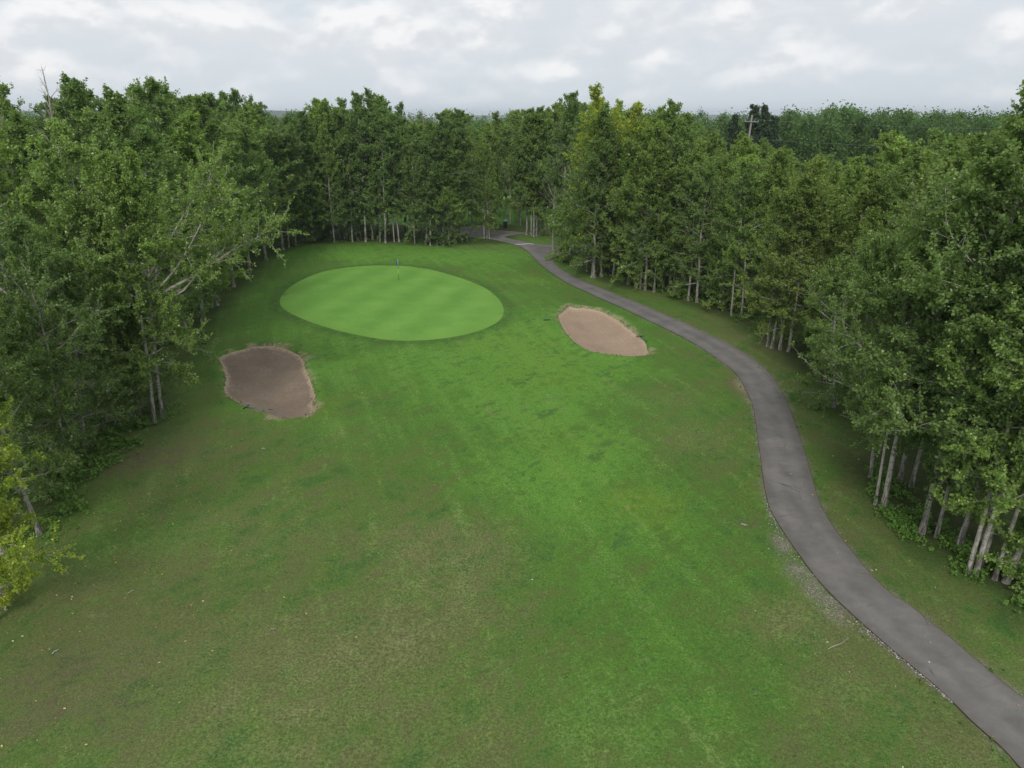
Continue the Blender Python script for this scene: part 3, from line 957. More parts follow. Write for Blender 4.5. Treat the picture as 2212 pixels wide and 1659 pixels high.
rr = random.Random(11)
ORD = ('first second third fourth fifth sixth seventh eighth ninth tenth eleventh twelfth thirteenth fourteenth fifteenth sixteenth seventeenth eighteenth nineteenth twentieth '
       'twenty-first twenty-second twenty-third twenty-fourth twenty-fifth twenty-sixth twenty-seventh twenty-eighth twenty-ninth thirtieth thirty-first thirty-second').split()


def look(tint):
    return {DARK: 'dark green', DEEP: 'deep green', MIDG: 'green', LIGHT: 'light green', OLIVE: 'olive green', YEL: 'yellowing', RUST: 'rusty green', PALE: 'pale green'}[tint]


# --- single trees at the left edge, near the camera -----------------------------------------------
def at(px, py):
    return gp(px, py)


NEARW = [  # px, py, proto, height, tint, lean, label
    (85, 1155, 'near_c', 11.2, MIDG, (0, -3), 'poplar with bare grey lower trunk standing nearest the worn turf at the left'),
    (8, 1195, 'near_b', 11.5, MIDG, (0, -2), 'slim poplar cut by the left picture edge beside the bare grey trunk'),
    (-15, 1345, 'near_a', 11.2, (1.55, 1.36, 0.6), (0, 7), 'yellow green poplar leaning in at the left picture edge'),
    (14, 1316, 'young', 3.9, (1.8, 1.45, 0.55), (0, 4), 'low yellowing sapling at the left edge of the worn turf'),
    (236, 910, 'near_a', 15.6, PALE, (1, 0), 'tall pale leaved poplar with straight trunk left of the west bunker'),
    (253, 925, 'young', 6.6, OLIVE, (0, 3), 'short yellow tipped poplar in front of the tall pale leaved one'),
    (287, 893, 'near_b', 13.2, MIDG, (0, 1), 'mid green poplar with twin stem look between the pale poplar and the leaning poplar'),
    (334, 912, 'near_b', 14.2, LIGHT, (0, 1), 'light green poplar just left of the leaning poplar near the west bunker'),
    (351, 903, 'leaning', 14.4, LIGHT, (0, 3), 'poplar with long pale limbs reaching out over the turf toward the green'),
    (150, 1010, 'near_c', 12.0, DARK, (0, 0), 'dark poplar behind the bare grey trunk at the left wood edge'),
    (-160, 1090, 'near_a', 15.0, MIDG, (0, 0), 'tall poplar mostly outside the left picture edge'),
    (36, 1062, 'near_d', 10.2, MIDG, (0, 0), 'bushy low branched poplar between the slim edge poplar and the dark one'),
    (186, 962, 'near_d', 9.4, MIDG, (0, 0), 'bushy poplar with branches to the ground left of the tall pale one'),
    (303, 896, 'near_d', 7.2, DARK, (0, 2), 'low dense poplar under the light green one by the west bunker'),
    (108, 1030, 'near_d', 8.0, LIGHT, (0, 0), 'low light green poplar behind the bare grey trunk'),
    (60, 985, 'near_b', 14.2, DARK, (0, 0), 'dark tall poplar deep behind the left picture edge'),
]
for px, py, pr, h, ti, ln, lab in NEARW:
    x, y = at(px, py)
    tag(plant(pr, x, y, h, ti, lean=ln, rot=0.0 if pr == 'leaning' else None), lab, 'tree', 'trees of the left wood')

NEARE = [
    (1890, 1090, 'tall_b', 11.5, MIDG, (0, 0), 'thin pale stem beside the thick split trunk on the right verge'),
    (1907, 1097, 'tall_c', 15.2, MIDG, (0, 1), 'poplar with thick split grey trunk nearest the path bend'),
    (1990, 1152, 'tall_a', 17.0, MIDG, (0, 3), 'big poplar with a flared scarred base leaning right over the undergrowth'),
    (2022, 1160, 'tall_b', 13.0, DARK, (0, 2), 'slender leaning poplar right of the flared scarred trunk'),
    (2091, 1238, 'tall_b', 15.5, MIDG, (0, 2), 'white barked poplar, the left one of the close pair by the undergrowth'),
    (2106, 1243, 'tall_a', 13.5, LIGHT, (0, 3), 'white barked poplar, the right one of the close pair by the undergrowth'),
    (2148, 1252, 'tall_b', 14.5, MIDG, (0, 3), 'thin white trunk poplar left of the strongly leaning one at the right edge'),
    (2172, 1258, 'tall_a', 16.0, LIGHT, (0, 7), 'strongly leaning poplar closest to the right picture edge'),
    (2118, 1228, 'young_tall', 6.8, LIGHT, (0, 2), 'short leafy young poplar in front of the leaning white trunks'),
    (2215, 1275, 'young', 4.8, LIGHT, (0, 0), 'small bushy poplar half outside the right picture edge'),
    (1943, 1040, 'mid_a', 13.5, DARK, (0, 1), 'dim slim trunk behind the thick split trunk'),
    (1968, 1052, 'tall_b', 15.8, MIDG, (0, 2), 'dim thicker trunk between the split trunk and the flared trunk'),
    (2068, 1188, 'mid_b', 14.0, DARK, (0, 3), 'dim trunk in shade left of the white barked pair'),
    (1880, 1030, 'tall_c', 11.5, MIDG, (0, -5), 'wide crowned poplar overhanging the verge before the thick split trunk'),
    (1800, 880, 'near_d', 8.6, MIDG, (0, -3), 'bushy poplar with low branches at the path bend, next after the slim clump'),
    (2120, 1165, 'tall_c', 16.2, MIDG, (0, 2), 'tall poplar in shade behind the white barked pair'),
]
for px, py, pr, h, ti, ln, lab in NEARE:
    x, y = at(px, py)
    tag(plant(pr, x, y, h, ti, lean=ln), lab, 'tree', 'trees of the right wood')


# --- rows of edge trees -----------------------------------------------------------------------------
def row(pts, protos, tints, phrase, group, lo=0.84, hi=0.98, hmin=9.0, hmax=19.0, short=(), fat=(0.9, 1.15), name='poplar_tree'):
    pts = sorted(pts)
    for k, (px, py) in enumerate(pts):
        x, y = gp(px, py)
        ti = rr.choice(tints)
        pr = rr.choice(protos)
        h = max(hmin, min(hmax, sky_height(x, y) * rr.uniform(lo, hi)))
        if k in short:
            h = rr.uniform(4.5, 7.0)
            pr = 'low'
        o = plant(pr, x, y, h, ti, lean=(rr.uniform(-2, 2), rr.uniform(-3, 3)), fat=rr.uniform(*fat), name=name)
        tag(o, '%s %s, %s from the left %s' % (look(ti), 'sapling' if name == 'sapling' else 'poplar', ORD[k], phrase), 'tree', group)


row([(372, 800), (408, 742), (440, 698), (470, 660), (505, 620), (540, 590), (575, 562), (612, 540), (640, 528)], ['mid_c', 'mid_e', 'mid_c', 'aspen'], [MIDG, DARK, LIGHT],
    'along the turf edge left of the green', 'trees of the left wood', 0.80, 0.95, fat=(1.15, 1.4))
back = crop([(65, 1145), (110, 1135), (205, 1100), (245, 1092), (300, 1080), (340, 1085), (370, 1115), (410, 1085), (440, 1080), (490, 1110), (545, 1095), (580, 1110), (625, 1095), (675, 1112),
             (712, 1118), (770, 1110), (803, 1110), (850, 1062), (907, 1120), (945, 1080), (985, 1130), (1012, 1137), (1060, 1137), (1095, 1135), (1112, 1130), (1137, 1130),
             (1165, 1100), (1215, 1100)], 1100, 300, 1.7015)
row(back, ['mid_a', 'mid_b', 'mid_d', 'mid_b', 'mid_c'], [MIDG, DARK, DARK, DEEP, LIGHT], 'in the row behind the putting green', 'trees behind the putting green', 0.80, 1.0, short=(4, 22))
row(crop([(1372, 1088), (1392, 1085), (1408, 1088)], 1100, 300, 1.7015), ['mid_a', 'aspen'], [LIGHT, OLIVE], 'in the clump before the road', 'trees by the path fork', 0.72, 0.86, 7)
row([(998, 488), (1020, 486), (1046, 483), (1102, 483), (1124, 486)], ['mid_a', 'mid_c', 'mid_b'], [MIDG, OLIVE, DARK], 'just across the road beyond the path end', 'trees beyond the end of the path', 0.84, 1.0)
row(crop([(1195, 388), (1260, 400), (1298, 410), (1338, 402), (1380, 370), (1410, 350), (1470, 395), (1520, 372)], 1750, 820, 3.687), ['mid_b', 'mid_a', 'mid_d'], [MIDG, DARK, OLIVE],
    'in the clump between the two path branches', 'trees by the path fork', 0.88, 1.0)
row(crop([(640, 1325), (900, 1412), (1180, 1472), (1440, 1562)], 2000, 300, 1.7015), ['low'], [LIGHT, MIDG, OLIVE],
    'among low saplings edging the right wood', 'saplings edging the right wood', 0.26, 0.42, 3.0, 6.5, name='sapling')
row(crop([(60, 1130), (160, 1112), (520, 1098), (1085, 1122)], 1100, 300, 1.7015), ['low'], [DARK, DEEP, MIDG],
    'among low saplings in the row behind the green', 'saplings behind the putting green', 0.22, 0.36, 3.0, 6.0, name='sapling')
eastrow = crop([(495, 1270), (530, 1310), (562, 1350), (577, 1352), (625, 1345), (705, 1340), (765, 1310), (808, 1395), (860, 1420), (886, 1422), (918, 1435),
                (978, 1445), (1030, 1320), (1110, 1455), (1155, 1465), (1205, 1505), (1265, 1515), (1300, 1465), (1345, 1460), (1415, 1545), (1495, 1605), (1565, 1610)], 2000, 300, 1.7015)
row(eastrow, ['mid_a', 'mid_b', 'mid_d', 'mid_c', 'mid_e', 'aspen'], [MIDG, MIDG, LIGHT, OLIVE, OLIVE], 'in the row right of the path', 'trees of the right wood', 0.74, 0.96)
x, y = gp(*crop([(405, 1240)], 2000, 300, 1.7015)[0])
tag(plant('low', x, y, 6.2, LIGHT, lean=(0, -6)), 'small bright green poplar leaning at the corner of the right path branch', 'tree', 'trees by the path fork')
row([(1657, 748), (1667, 752), (1684, 755), (1703, 760), (1800, 800), (1845, 868), (1890, 940)], ['mid_e', 'mid_c', 'aspen'], [RUST, OLIVE, OLIVE, RUST],
    'in the slim clump before the path bend', 'trees of the right wood', 0.66, 0.92, 8)
# yellowing pair and bare stems that stand out of the right wood
for px, d, pr, top, ti, lab in ((1305, 79, 'mid_c', 201, (1.75, 1.40, 0.60), 'tall yellow poplar rising above the right wood, fuller of the two'),
                                (1385, 76, 'spare', 224, (1.8, 1.40, 0.65), 'thin yellow poplar with sparse top right of the full yellow one'),
                                (1235, 92, 'mid_b', 205, DARK, 'dark spiky poplar just left of the full yellow one'),
                                (1440, 74, 'mid_b', 228, MIDG, 'green poplar with separate leafy spires right of the yellow pair'),
                                (1475, 74, 'spare', 246, MIDG, 'open crowned poplar with tufted tips above the right wood')):
    x = (px - CX) / FPX * d * 0.99
    tag(plant(pr, x, d, top_for(x, d, top), ti), lab, 'tree', 'trees of the right wood')
for px, d, top, lab, g in ((1218, 92, 250, 'bare grey dead tree left of the full yellow poplar', 'dead trees'), (1195, 95, 262, 'bare bleached dead tree among dark poplars left of the yellow pair', 'dead trees'),
                           (1455, 72, 300, 'bare dead tree with tan twigs right of the yellow pair', 'dead trees'),
                           (930, 108, 235, 'bare topped dead tree above the row behind the green', 'dead trees'),
                           (70, 52, 150, 'dead tree with forked bare twigs against the sky at the far left', 'dead trees'),
                           (165, 60, 150, 'dead tree with fine bare twigs above the left wood', 'dead trees'),
                           (345, 66, 190, 'pale dead tree inside the highest crown of the left wood', 'dead trees')):
    x = (px - CX) / FPX * d * 0.99
    tag(plant('dead', x, d, top_for(x, d, top), MIDG, name='dead_tree'), lab, 'tree', g)

# --- the body of each wood ---------------------------------------------------------------------------
UNSEEN = {3: [0, 1, 7, 10, 11, 13, 16, 17, 18, 25, 33, 34, 35, 37, 40, 41, 42, 43, 46, 51, 52, 57, 58, 59, 61], 8: [0, 1, 3, 4, 5, 7, 9, 13, 15, 18, 19, 22, 23, 28, 31, 34, 35, 36, 37, 39], 4: [1, 7, 10, 13, 15], 7: [1, 2, 4, 5, 6, 10, 13, 16, 17], 6: [1, 4, 7, 11, 13, 14, 16, 22, 25, 28, 31, 33, 34, 36, 39, 40, 43, 46, 49, 52, 54, 55], 5: [2, 4, 5, 7, 8, 9, 15, 17, 19, 21, 22, 23]}


def fill(poly, count, dmin, protos, tints, label, group, lo, hi, hmin=8, hmax=20, seed=3, ymax=None, inset=0.8):
    rs = random.Random(seed)
    poly = np.array(poly)
    a, b = poly.min(0), poly.max(0)
    made = tries = 0
    while made < count and tries < 20000:
        tries += 1
        x, y = rs.uniform(a[0], b[0]), rs.uniform(a[1], b[1])
        if sdist(poly, np.array([x]), np.array([y]))[0] < inset or sdist(PATH, np.array([x]), np.array([y]))[0] > -1.3:
            continue
        c = col_of(x, y)
        if c < -140 or c > 2350:
            continue
        if any((x - p) ** 2 + (y - q) ** 2 < dmin * dmin for p, q, _ in TREES):
            continue
        ti = rs.choice(tints)
        h = max(hmin, min(hmax, sky_height(x, y) * rs.uniform(lo, hi)))
        pr, ln, ft, ro, hj = rs.choice(protos), (rs.uniform(-2, 2), rs.uniform(-2, 2)), rs.uniform(0.9, 1.2), rs.uniform(0, 6.28), (0.82 if made % 3 == 1 else 1.0)
        if made in UNSEEN.get(seed, ()):      # wholly behind other trees: its place stays taken
            TREES.append((x, y, None))
            rs.random()
        else:
            o = plant(pr, x, y, h * hj, ti, rot=ro, lean=ln, fat=ft, rs=rs)
            tag(o, label, 'tree', group)
        made += 1
    return made


WOOD_W = ground_poly([(-300, 1330), (20, 1150), (110, 1060), (200, 940), (300, 880), (375, 860), (400, 790), (470, 670), (540, 580), (600, 538)]) + [gp(560, 520), (-36, 112), (-58, 100), (-60, 20)]
WOOD_N = ground_poly([(600, 520), (820, 518), (1000, 520), (1020, 508)]) + [(-6, 112), (-8, 119), (-45, 119), (-42, 104)]
WOOD_E1 = ground_poly([(2300, 1330), (2200, 1250), (2080, 1170), (1940, 1020), (1900, 950), (1830, 830), (1720, 745)]) + [(42, 52), (52, 40), (34, 22)]
WOOD_E2 = ground_poly([(1720, 742), (1600, 675), (1500, 640), (1400, 612), (1300, 592), (1240, 560)]) + [(14, 94), (34, 92), (44, 70), (42, 53)]
WOOD_F = [gp(1180, 496), gp(1290, 500), (14, 104), (30, 102), (32, 122), (6, 124)]
n_ = [fill(WOOD_W, 62, 2.3, ['mid_a', 'mid_c', 'mid_e', 'mid_b', 'aspen', 'near_b', 'mid_d'], [MIDG, DARK, DARK, LIGHT], 'leafy poplar standing inside the left wood, behind its edge trees', 'trees inside the left wood', 0.88, 1.0, seed=3),
      fill(WOOD_N, 17, 2.4, ['mid_a', 'mid_b', 'mid_d', 'mid_c'], [DARK, DEEP, MIDG], 'dark poplar inside the strip of wood behind the putting green', 'trees inside the strip behind the green', 0.92, 1.0, seed=4),
      fill(WOOD_E1, 26, 2.4, ['near_a', 'near_b', 'mid_e', 'mid_c', 'aspen'], [MIDG, LIGHT, OLIVE, MIDG], 'tall poplar inside the right wood beside the near path bend', 'trees inside the near right wood', 0.88, 1.0, seed=5),
      fill(WOOD_E2, 56, 2.3, ['mid_a', 'mid_b', 'mid_c', 'mid_e', 'aspen', 'mid_d'], [MIDG, OLIVE, LIGHT, OLIVE], 'poplar inside the right wood beyond the east bunker, behind its edge trees', 'trees inside the far right wood', 0.86, 1.0, seed=6),
      fill(WOOD_F, 18, 2.3, ['mid_a', 'mid_b', 'mid_d'], [MIDG, DARK, OLIVE], 'poplar inside the clump of wood beyond the path fork', 'trees inside the clump beyond the fork', 0.9, 1.0, seed=7)]
WOOD_G = [(-14, 120), (-4, 118.5), (4, 119), (16, 120), (22, 132), (20, 150), (-2, 154), (-16, 150)]
n_.append(fill(WOOD_G, 40, 2.3, ['mid_a', 'mid_b', 'mid_c', 'mid_d'], [MIDG, LIGHT, OLIVE, MIDG], 'poplar in the far clump filling the gap beyond the end of the path', 'trees beyond the end of the path', 0.9, 1.0, seed=8))
print('filled', n_, 'trees', len(TREES))

# --- pines and the power pole beyond the right wood --------------------------------------------------
for px, top, d, pr, lab in ((1587, 257, 150, 'pine_a', 'smallest dark pine, left of the utility pole'), (1622, 238, 152, 'pine_b', 'tall dark pine right behind the utility pole'),
                            (1646, 238, 150, 'pine_a', 'tall dark pine right of the utility pole'), (1668, 262, 148, 'pine_b', 'lower dark pine at the right end of the pine group')):
    x = (px - CX) / FPX * d * 0.945
    tag(plant(pr, x, d, top_for(x, d, top - 4), (1.5, 1.5, 1.5), name='pine_tree', fat=0.85), lab, 'tree', 'pines by the utility pole')

# --- far woods: one mass of small crowns each ---------------------------------------------------------
def far_wood(name, spots, seed, size=0.5, nlv=1530):
    rs = np.random.RandomState(seed)
    V, Q, T, nb = [], [], [], 0
    TV, TQ, tb = [], [], 0
    for x, y, h, r in spots:
        # clumps on a tapering crown
        nc = 34
        u = rs.rand(nc) ** 0.8
        prof = np.where(u < 0.4, 0.7 + 0.3 * np.sin(u / 0.4 * 1.57), 1 - 0.82 * ((u - 0.4) / 0.6) ** 1.3)
        az = rs.rand(nc) * 6.283
        q = r * prof * np.sqrt(rs.rand(nc) * 0.7 + 0.3)
        cz = h * (0.12 + 0.86 * u)
        c = np.stack([x + np.cos(az) * q, y + np.sin(az) * q, cz], -1)
        k = nlv // nc
        p = c[:, None, :] + rs.normal(0, 1, (nc, k, 3)) * np.array([0.26 * r, 0.26 * r, 0.045 * h])
        p = p.reshape(-1, 3)
        d = unit(rs.normal(0, 1, p.shape) + unit(p - np.array([x, y, h * 0.45])) * 0.5 + np.array([0, 0, 0.2]))
        v, qd, tone = leaves(p, d, rs, 1, size, 0.1, 0.2, 0.0)
        V.append(v)
        Q.append(qd + nb)
        nb += len(v)
        T.append(np.clip(tone - 0.12 + 0.30 * (rs.rand() - 0.5), 0, 0.88))
    me = mesh_np(name, np.concatenate(V), np.concatenate(Q), attrs=dict(tone=np.concatenate(T)))
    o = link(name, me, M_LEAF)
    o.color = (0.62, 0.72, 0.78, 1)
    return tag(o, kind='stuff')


rs = random.Random(21)
spots = []
for _ in range(230):
    d = 150 + 120 * rs.random() ** 1.2
    px = rs.uniform(1655, 2420) if rs.random() < 0.85 else rs.uniform(1480, 1680)
    x = (px - CX) / FPX * d * 0.95
    top = (248 - 8 * math.exp(-((px - 1850) / 130) ** 2) + rs.uniform(-5, 24)) if px > 1690 else rs.uniform(258, 286)
    if px < 1690 and d < 190:
        d = 200
    spots.append((x, d, top_for(x, d, top), rs.uniform(2.2, 3.6)))
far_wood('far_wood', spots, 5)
spots = []
for _ in range(190):
    d = 185 + 110 * rs.random()
    px = rs.uniform(-150, 1640)
    x = (px - CX) / FPX * d * 0.95
    spots.append((x, d, top_for(x, d, rs.uniform(240, 266) if not 960 < px < 1120 else rs.uniform(243, 264)), rs.uniform(2.4, 3.8)))
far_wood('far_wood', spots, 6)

# ------------------------------------------------------------------ utility pole and wires
m_pole, t = mat_new('weathered_pole')
co = t.n('ShaderNodeTexCoord').outputs['Object']
bsdf_out(t, t.ramp(t.noise(co, 4.0, 3, 0.6), [(0.3, (0.17, 0.16, 0.145)), (0.7, (0.29, 0.27, 0.25))]), 0.85, 0.2)
m_ins, t = mat_new('insulator_glaze')
bsdf_out(t, (0.30, 0.31, 0.32), 0.3, 0.5)
m_wire, t = mat_new('wire_metal')
bsdf_out(t, (0.16, 0.17, 0.17), 0.5, 0.5)


def boxes(lst):
    V, Q, b = [], [], 0
    for c, s, rz in lst:
        p = np.array([(i, j, k) for i in (-.5, .5) for j in (-.5, .5) for k in (-.5, .5)]) * np.array(s)
        ca, sa = math.cos(rz), math.sin(rz)
        p = np.stack([p[:, 0] * ca - p[:, 1] * sa, p[:, 0] * sa + p[:, 1] * ca, p[:, 2]], -1) + np.array(c)
        V.append(p)
        Q.append(np.array([(0, 1, 3, 2), (4, 6, 7, 5), (0, 4, 5, 1), (2, 3, 7, 6), (0, 2, 6, 4), (1, 5, 7, 3)]) + b)
        b += 8
    return np.concatenate(V), np.concatenate(Q)


d = 140.0
xp = (1613 - CX) / FPX * d * 0.945
hp = top_for(xp, d, 248)
pole = tag(empty('utility_pole', (xp, d, 0), (R(0), R(2.5), 0)), 'weathered wooden utility pole with crossarm in front of the dark pines', 'utility pole')
V, Q = tubes([(np.array([(0, 0, z) for z in np.linspace(-.3, hp, 6)]), np.linspace(0.24, 0.16, 6), 10)])
link('pole', mesh_np('pole', V, Q, smooth=True), m_pole, pole)
zc_ = hp - 1.15
V, Q = boxes([((0, -0.22, zc_), (2.6, 0.16, 0.2), 0)])
link('crossarm', mesh_np('crossarm', V, Q), m_pole, pole)
V, Q = boxes([((0.1, -0.22, zc_ - 3.0), (1.5, 0.14, 0.16), 0)])
link('crossarm', mesh_np('crossarm', V, Q), m_pole, pole)
for dx in (-1.1, 0.55, 1.15):
    V, Q = tubes([(np.array([(dx, -0.22, zc_ + z) for z in (.1, .16, .24, .32, .34)]), np.array([.03, .07, .05, .07, .01]), 8)])
    link('insulator', mesh_np('insulator', V, Q, smooth=True), m_ins, pole)
for k, (dx, zo, lab) in enumerate(((1.15, zc_ + 0.34, 'upper thin wire running right from the utility pole over the far wood'),
                                   (0.8, zc_ - 2.9, 'lower thin wire running right from the utility pole over the far wood'))):
    a = np.array([xp + dx, d - 0.22, zo])
    b = np.array([xp + 75, d - 30, zo - 1.0])
    u = np.linspace(0, 1, 30)[:, None]
    pts = a * (1 - u) + b * u
    pts[:, 2] -= 4 * 0.9 * (u[:, 0] * (1 - u[:, 0]))
    V, Q = tubes([(pts, np.full(30, 0.012), 5)])
    tag(link('power_line', mesh_np('power_line', V, Q), m_wire), lab, 'power line', 'wires on the utility pole')
e2 = tag(empty('utility_pole', (xp + 76.5, d - 30.5, 0)), 'second utility pole outside the picture carrying the wires', 'utility pole')
V, Q = tubes([(np.array([(0, 0, z) for z in np.linspace(-.3, hp - 0.4, 6)]), np.linspace(0.24, 0.16, 6), 10)])
link('pole', mesh_np('pole', V, Q, smooth=True), m_pole, e2)

# ------------------------------------------------------------------ flagstick
m_yel, t = mat_new('yellow_paint')
bsdf_out(t, (0.70, 0.60, 0.16), 0.45, 0.4)
m_blk, t = mat_new('dark_paint')
bsdf_out(t, (0.020, 0.030, 0.018), 0.45, 0.4)
m_blue, t = mat_new('blue_cloth')
co = t.n('ShaderNodeTexCoord').outputs['Object']
bsdf_out(t, t.ramp(t.noise(co, 5, 3, .6), [(0.3, (0.030, 0.11, 0.42)), (0.7, (0.055, 0.17, 0.58))]), 0.8, 0.2)
fx, fy = gp(861.5, 605)
fz = float(height(fx, fy))
fs = tag(empty('flagstick', (fx, fy, fz)), 'golf flagstick with yellow and dark bands and a limp blue flag', 'flagstick')


def cyl(z0, z1, r, k=10):
    return tubes([(np.array([(0, 0, z0), (0, 0, z0 + 1e-3), (0, 0, z1 - 1e-3), (0, 0, z1)]), np.array([0.001, r, r, 0.001]), k)])


for z0, z1, mm in ((0.0, 0.64, m_blk), (0.64, 1.11, m_yel), (1.11, 1.50, m_blk), (1.50, 2.17, m_yel)):
    V, Q = cyl(z0 - (0.08 if z0 == 0 else 0), z1, 0.017)
    link('band', mesh_np('band', V, Q, smooth=True), mm, fs)
# the flag hangs in folds
us, vs = np.linspace(0, 1, 14), np.linspace(0, 1, 10)
U, W_ = np.meshgrid(us, vs)
fxx = -0.02 - 0.20 * U * (0.35 + 0.65 * W_)
fyy = 0.05 * np.sin(U * 9 + W_ * 1.5) * (0.3 + U) - 0.03
fzz = 2.14 - 0.50 * W_ - 0.20 * U * (0.4 + 0.6 * W_)
V = np.stack([fxx, fyy, fzz], -1).reshape(-1, 3)
i = np.arange(9)[:, None] * 14 + np.arange(13)[None, :]
Q = np.stack([i, i + 1, i + 15, i + 14], -1).reshape(-1, 4)
fl = link('flag', mesh_np('flag', V, Q, smooth=True), m_blue, fs)
md = fl.modifiers.new('thickness', 'SOLIDIFY')
md.thickness = 0.006
m_cup, t = mat_new('cup_dark')
bsdf_out(t, (0.02, 0.02, 0.02), 0.6, 0.3)
V, Q = tubes([(np.array([(0, 0, 0.010), (0, 0, 0.0105), (0, 0, 0.012)]), np.array([0.055, 0.054, 0.002]), 20)])
link('cup', mesh_np('cup', V, Q), m_cup, fs)

# ------------------------------------------------------------------ bunker rakes
m_rake, t = mat_new('dark_plastic')
bsdf_out(t, (0.030, 0.034, 0.036), 0.5, 0.4)
m_hand, t = mat_new('teal_handle')
bsdf_out(t, (0.075, 0.155, 0.150), 0.5, 0.4)


def rake(hx, hy, tx, ty, zf, label, wid=0.62):
    """rake lying on the ground: head at h, end of the handle at t"""
    z = zf
    ang = math.atan2(ty - hy, tx - hx)
    L = math.hypot(tx - hx, ty - hy)
    o = tag(empty('bunker_rake', (hx, hy, z), (0, 0, ang)), label, 'rake', 'bunker rakes')
    V, Q = boxes([((0, 0, 0.075), (0.06, wid, 0.07), 0), ((0.03, 0, 0.10), (0.05, wid * 0.6, 0.03), 0)])
    hd = link('head', mesh_np('head', V, Q), m_rake, o)
    bv = hd.modifiers.new('soft', 'BEVEL')
    bv.width = 0.01
    bv.segments = 2
    n = 12
    V, Q = boxes([((-0.02, -wid / 2 + wid * (k + .5) / n, 0.015), (0.02, 0.018, 0.09), 0) for k in range(n)])
    link('teeth', mesh_np('teeth', V, Q), m_rake, o)
    pts = np.array([(0.02, 0, 0.10), (0.2, 0, 0.11), (L * 0.55, 0, 0.075), (L, 0, 0.035)])
    V, Q = tubes([(pts, np.array([.024, .020, .020, .020]), 8)])
    link('handle', mesh_np('handle', V, Q, smooth=True), m_hand, o)
    V, Q = tubes([(np.array([(L - 0.28, 0, 0.052), (L - 0.27, 0, 0.052), (L + .02, 0, 0.034), (L + .03, 0, 0.034)]), np.array([.002, .026, .026, .002]), 8)])
    link('grip', mesh_np('grip', V, Q, smooth=True), m_rake, o)


pr_ = crop([(672, 1303), (1085, 1343)], 800, 1280, 3.949)
a, b = gp(*pr_[0]), gp(*pr_[1])
rake(*a, *b, float(height(*a)) + 0.06, 'rake with teal handle lying on the near rim of the west bunker')
pr_ = crop([(1588, 712), (1680, 792)], 2130, 1150, 4.022)
a, b = gp(*pr_[0]), gp(*pr_[1])
rake(*a, *b, float(height(*a)) + 0.0, 'rake lying at the right rim of the east bunker', 0.8)
pr_ = crop([(97, 453), (85, 405)], 2130, 1150, 4.022)
a, b = gp(*pr_[0]), gp(*pr_[1])
rake(*a, *b, float(height(*a)), 'rake lying in the grass left of the east bunker', 0.62)

# ------------------------------------------------------------------ bin beside the far fairway
bx, by = gp(*crop([(885, 282)], 1750, 820, 3.687)[0])
bz = float(height(bx, by))
m_bin, t = mat_new('dark_bin')
bsdf_out(t, (0.022, 0.028, 0.032), 0.5, 0.4)
m_lid, t = mat_new('teal_lid')
bsdf_out(t, (0.10, 0.28, 0.30), 0.5, 0.4)
bn = tag(empty('litter_bin', (bx, by, bz)), 'small dark bin with a teal lid beyond the path fork', 'bin')
V, Q = tubes([(np.array([(0, 0, z) for z in (0, .02, .9, .95)]), np.array([.02, .28, .33, .33]), 16)])
link('body', mesh_np('body', V, Q, smooth=True), m_bin, bn)
V, Q = tubes([(np.array([(0, 0, z) for z in (.96, 1.0, 1.1, 1.22, 1.27)]), np.array([.36, .38, .36, .2, .01]), 16)])
link('lid', mesh_np('lid', V, Q, smooth=True), m_lid, bn)
V, Q = tubes([(np.array([(0.30, 0, -.1), (0.30, 0, 1.4)]), np.array([.04, .04]), 8)])
link('post', mesh_np('post', V, Q, smooth=True), m_pole, bn)

# ponds behind the woods
m_water, t = mat_new('pond_water')
co = t.n('ShaderNodeTexCoord').outputs['Object']
bsdf_out(t, (0.02, 0.03, 0.035), 0.06, 0.5, bump=t.noise(co, 1.5, 3, .6), bstr=0.05, bdist=0.05)
for cx, cy, ax, ay in ((-62, 172, 16, 20), (34, 140, 12, 16), (68, 92, 10, 18)):
    an = np.linspace(0, 6.283, 40)[:-1]
    rrr = 1 + 0.12 * np.sin(an * 3 + cx)
    pl = np.stack([cx + np.cos(an) * ax * rrr, cy + np.sin(an) * ay * rrr], -1)
    tag(link('pond_water', sheet('pond_water', pl, lambda x, y, s: height(x, y) * 0 + 0.45, 6.0, skirt=0.8), m_water), kind='structure')

# ------------------------------------------------------------------ undergrowth, gravel, litter
def scatter(poly, n, rs, keep=None):
    poly = np.array(poly)
    a, b = poly.min(0), poly.max(0)
    out = np.zeros((0, 2))
    while len(out) < n:
        p = a + rs.rand(n * 3, 2) * (b - a)
        p = p[sdist(poly, p[:, 0], p[:, 1]) > 0]
        out = np.concatenate([out, p])
    return out[:n]


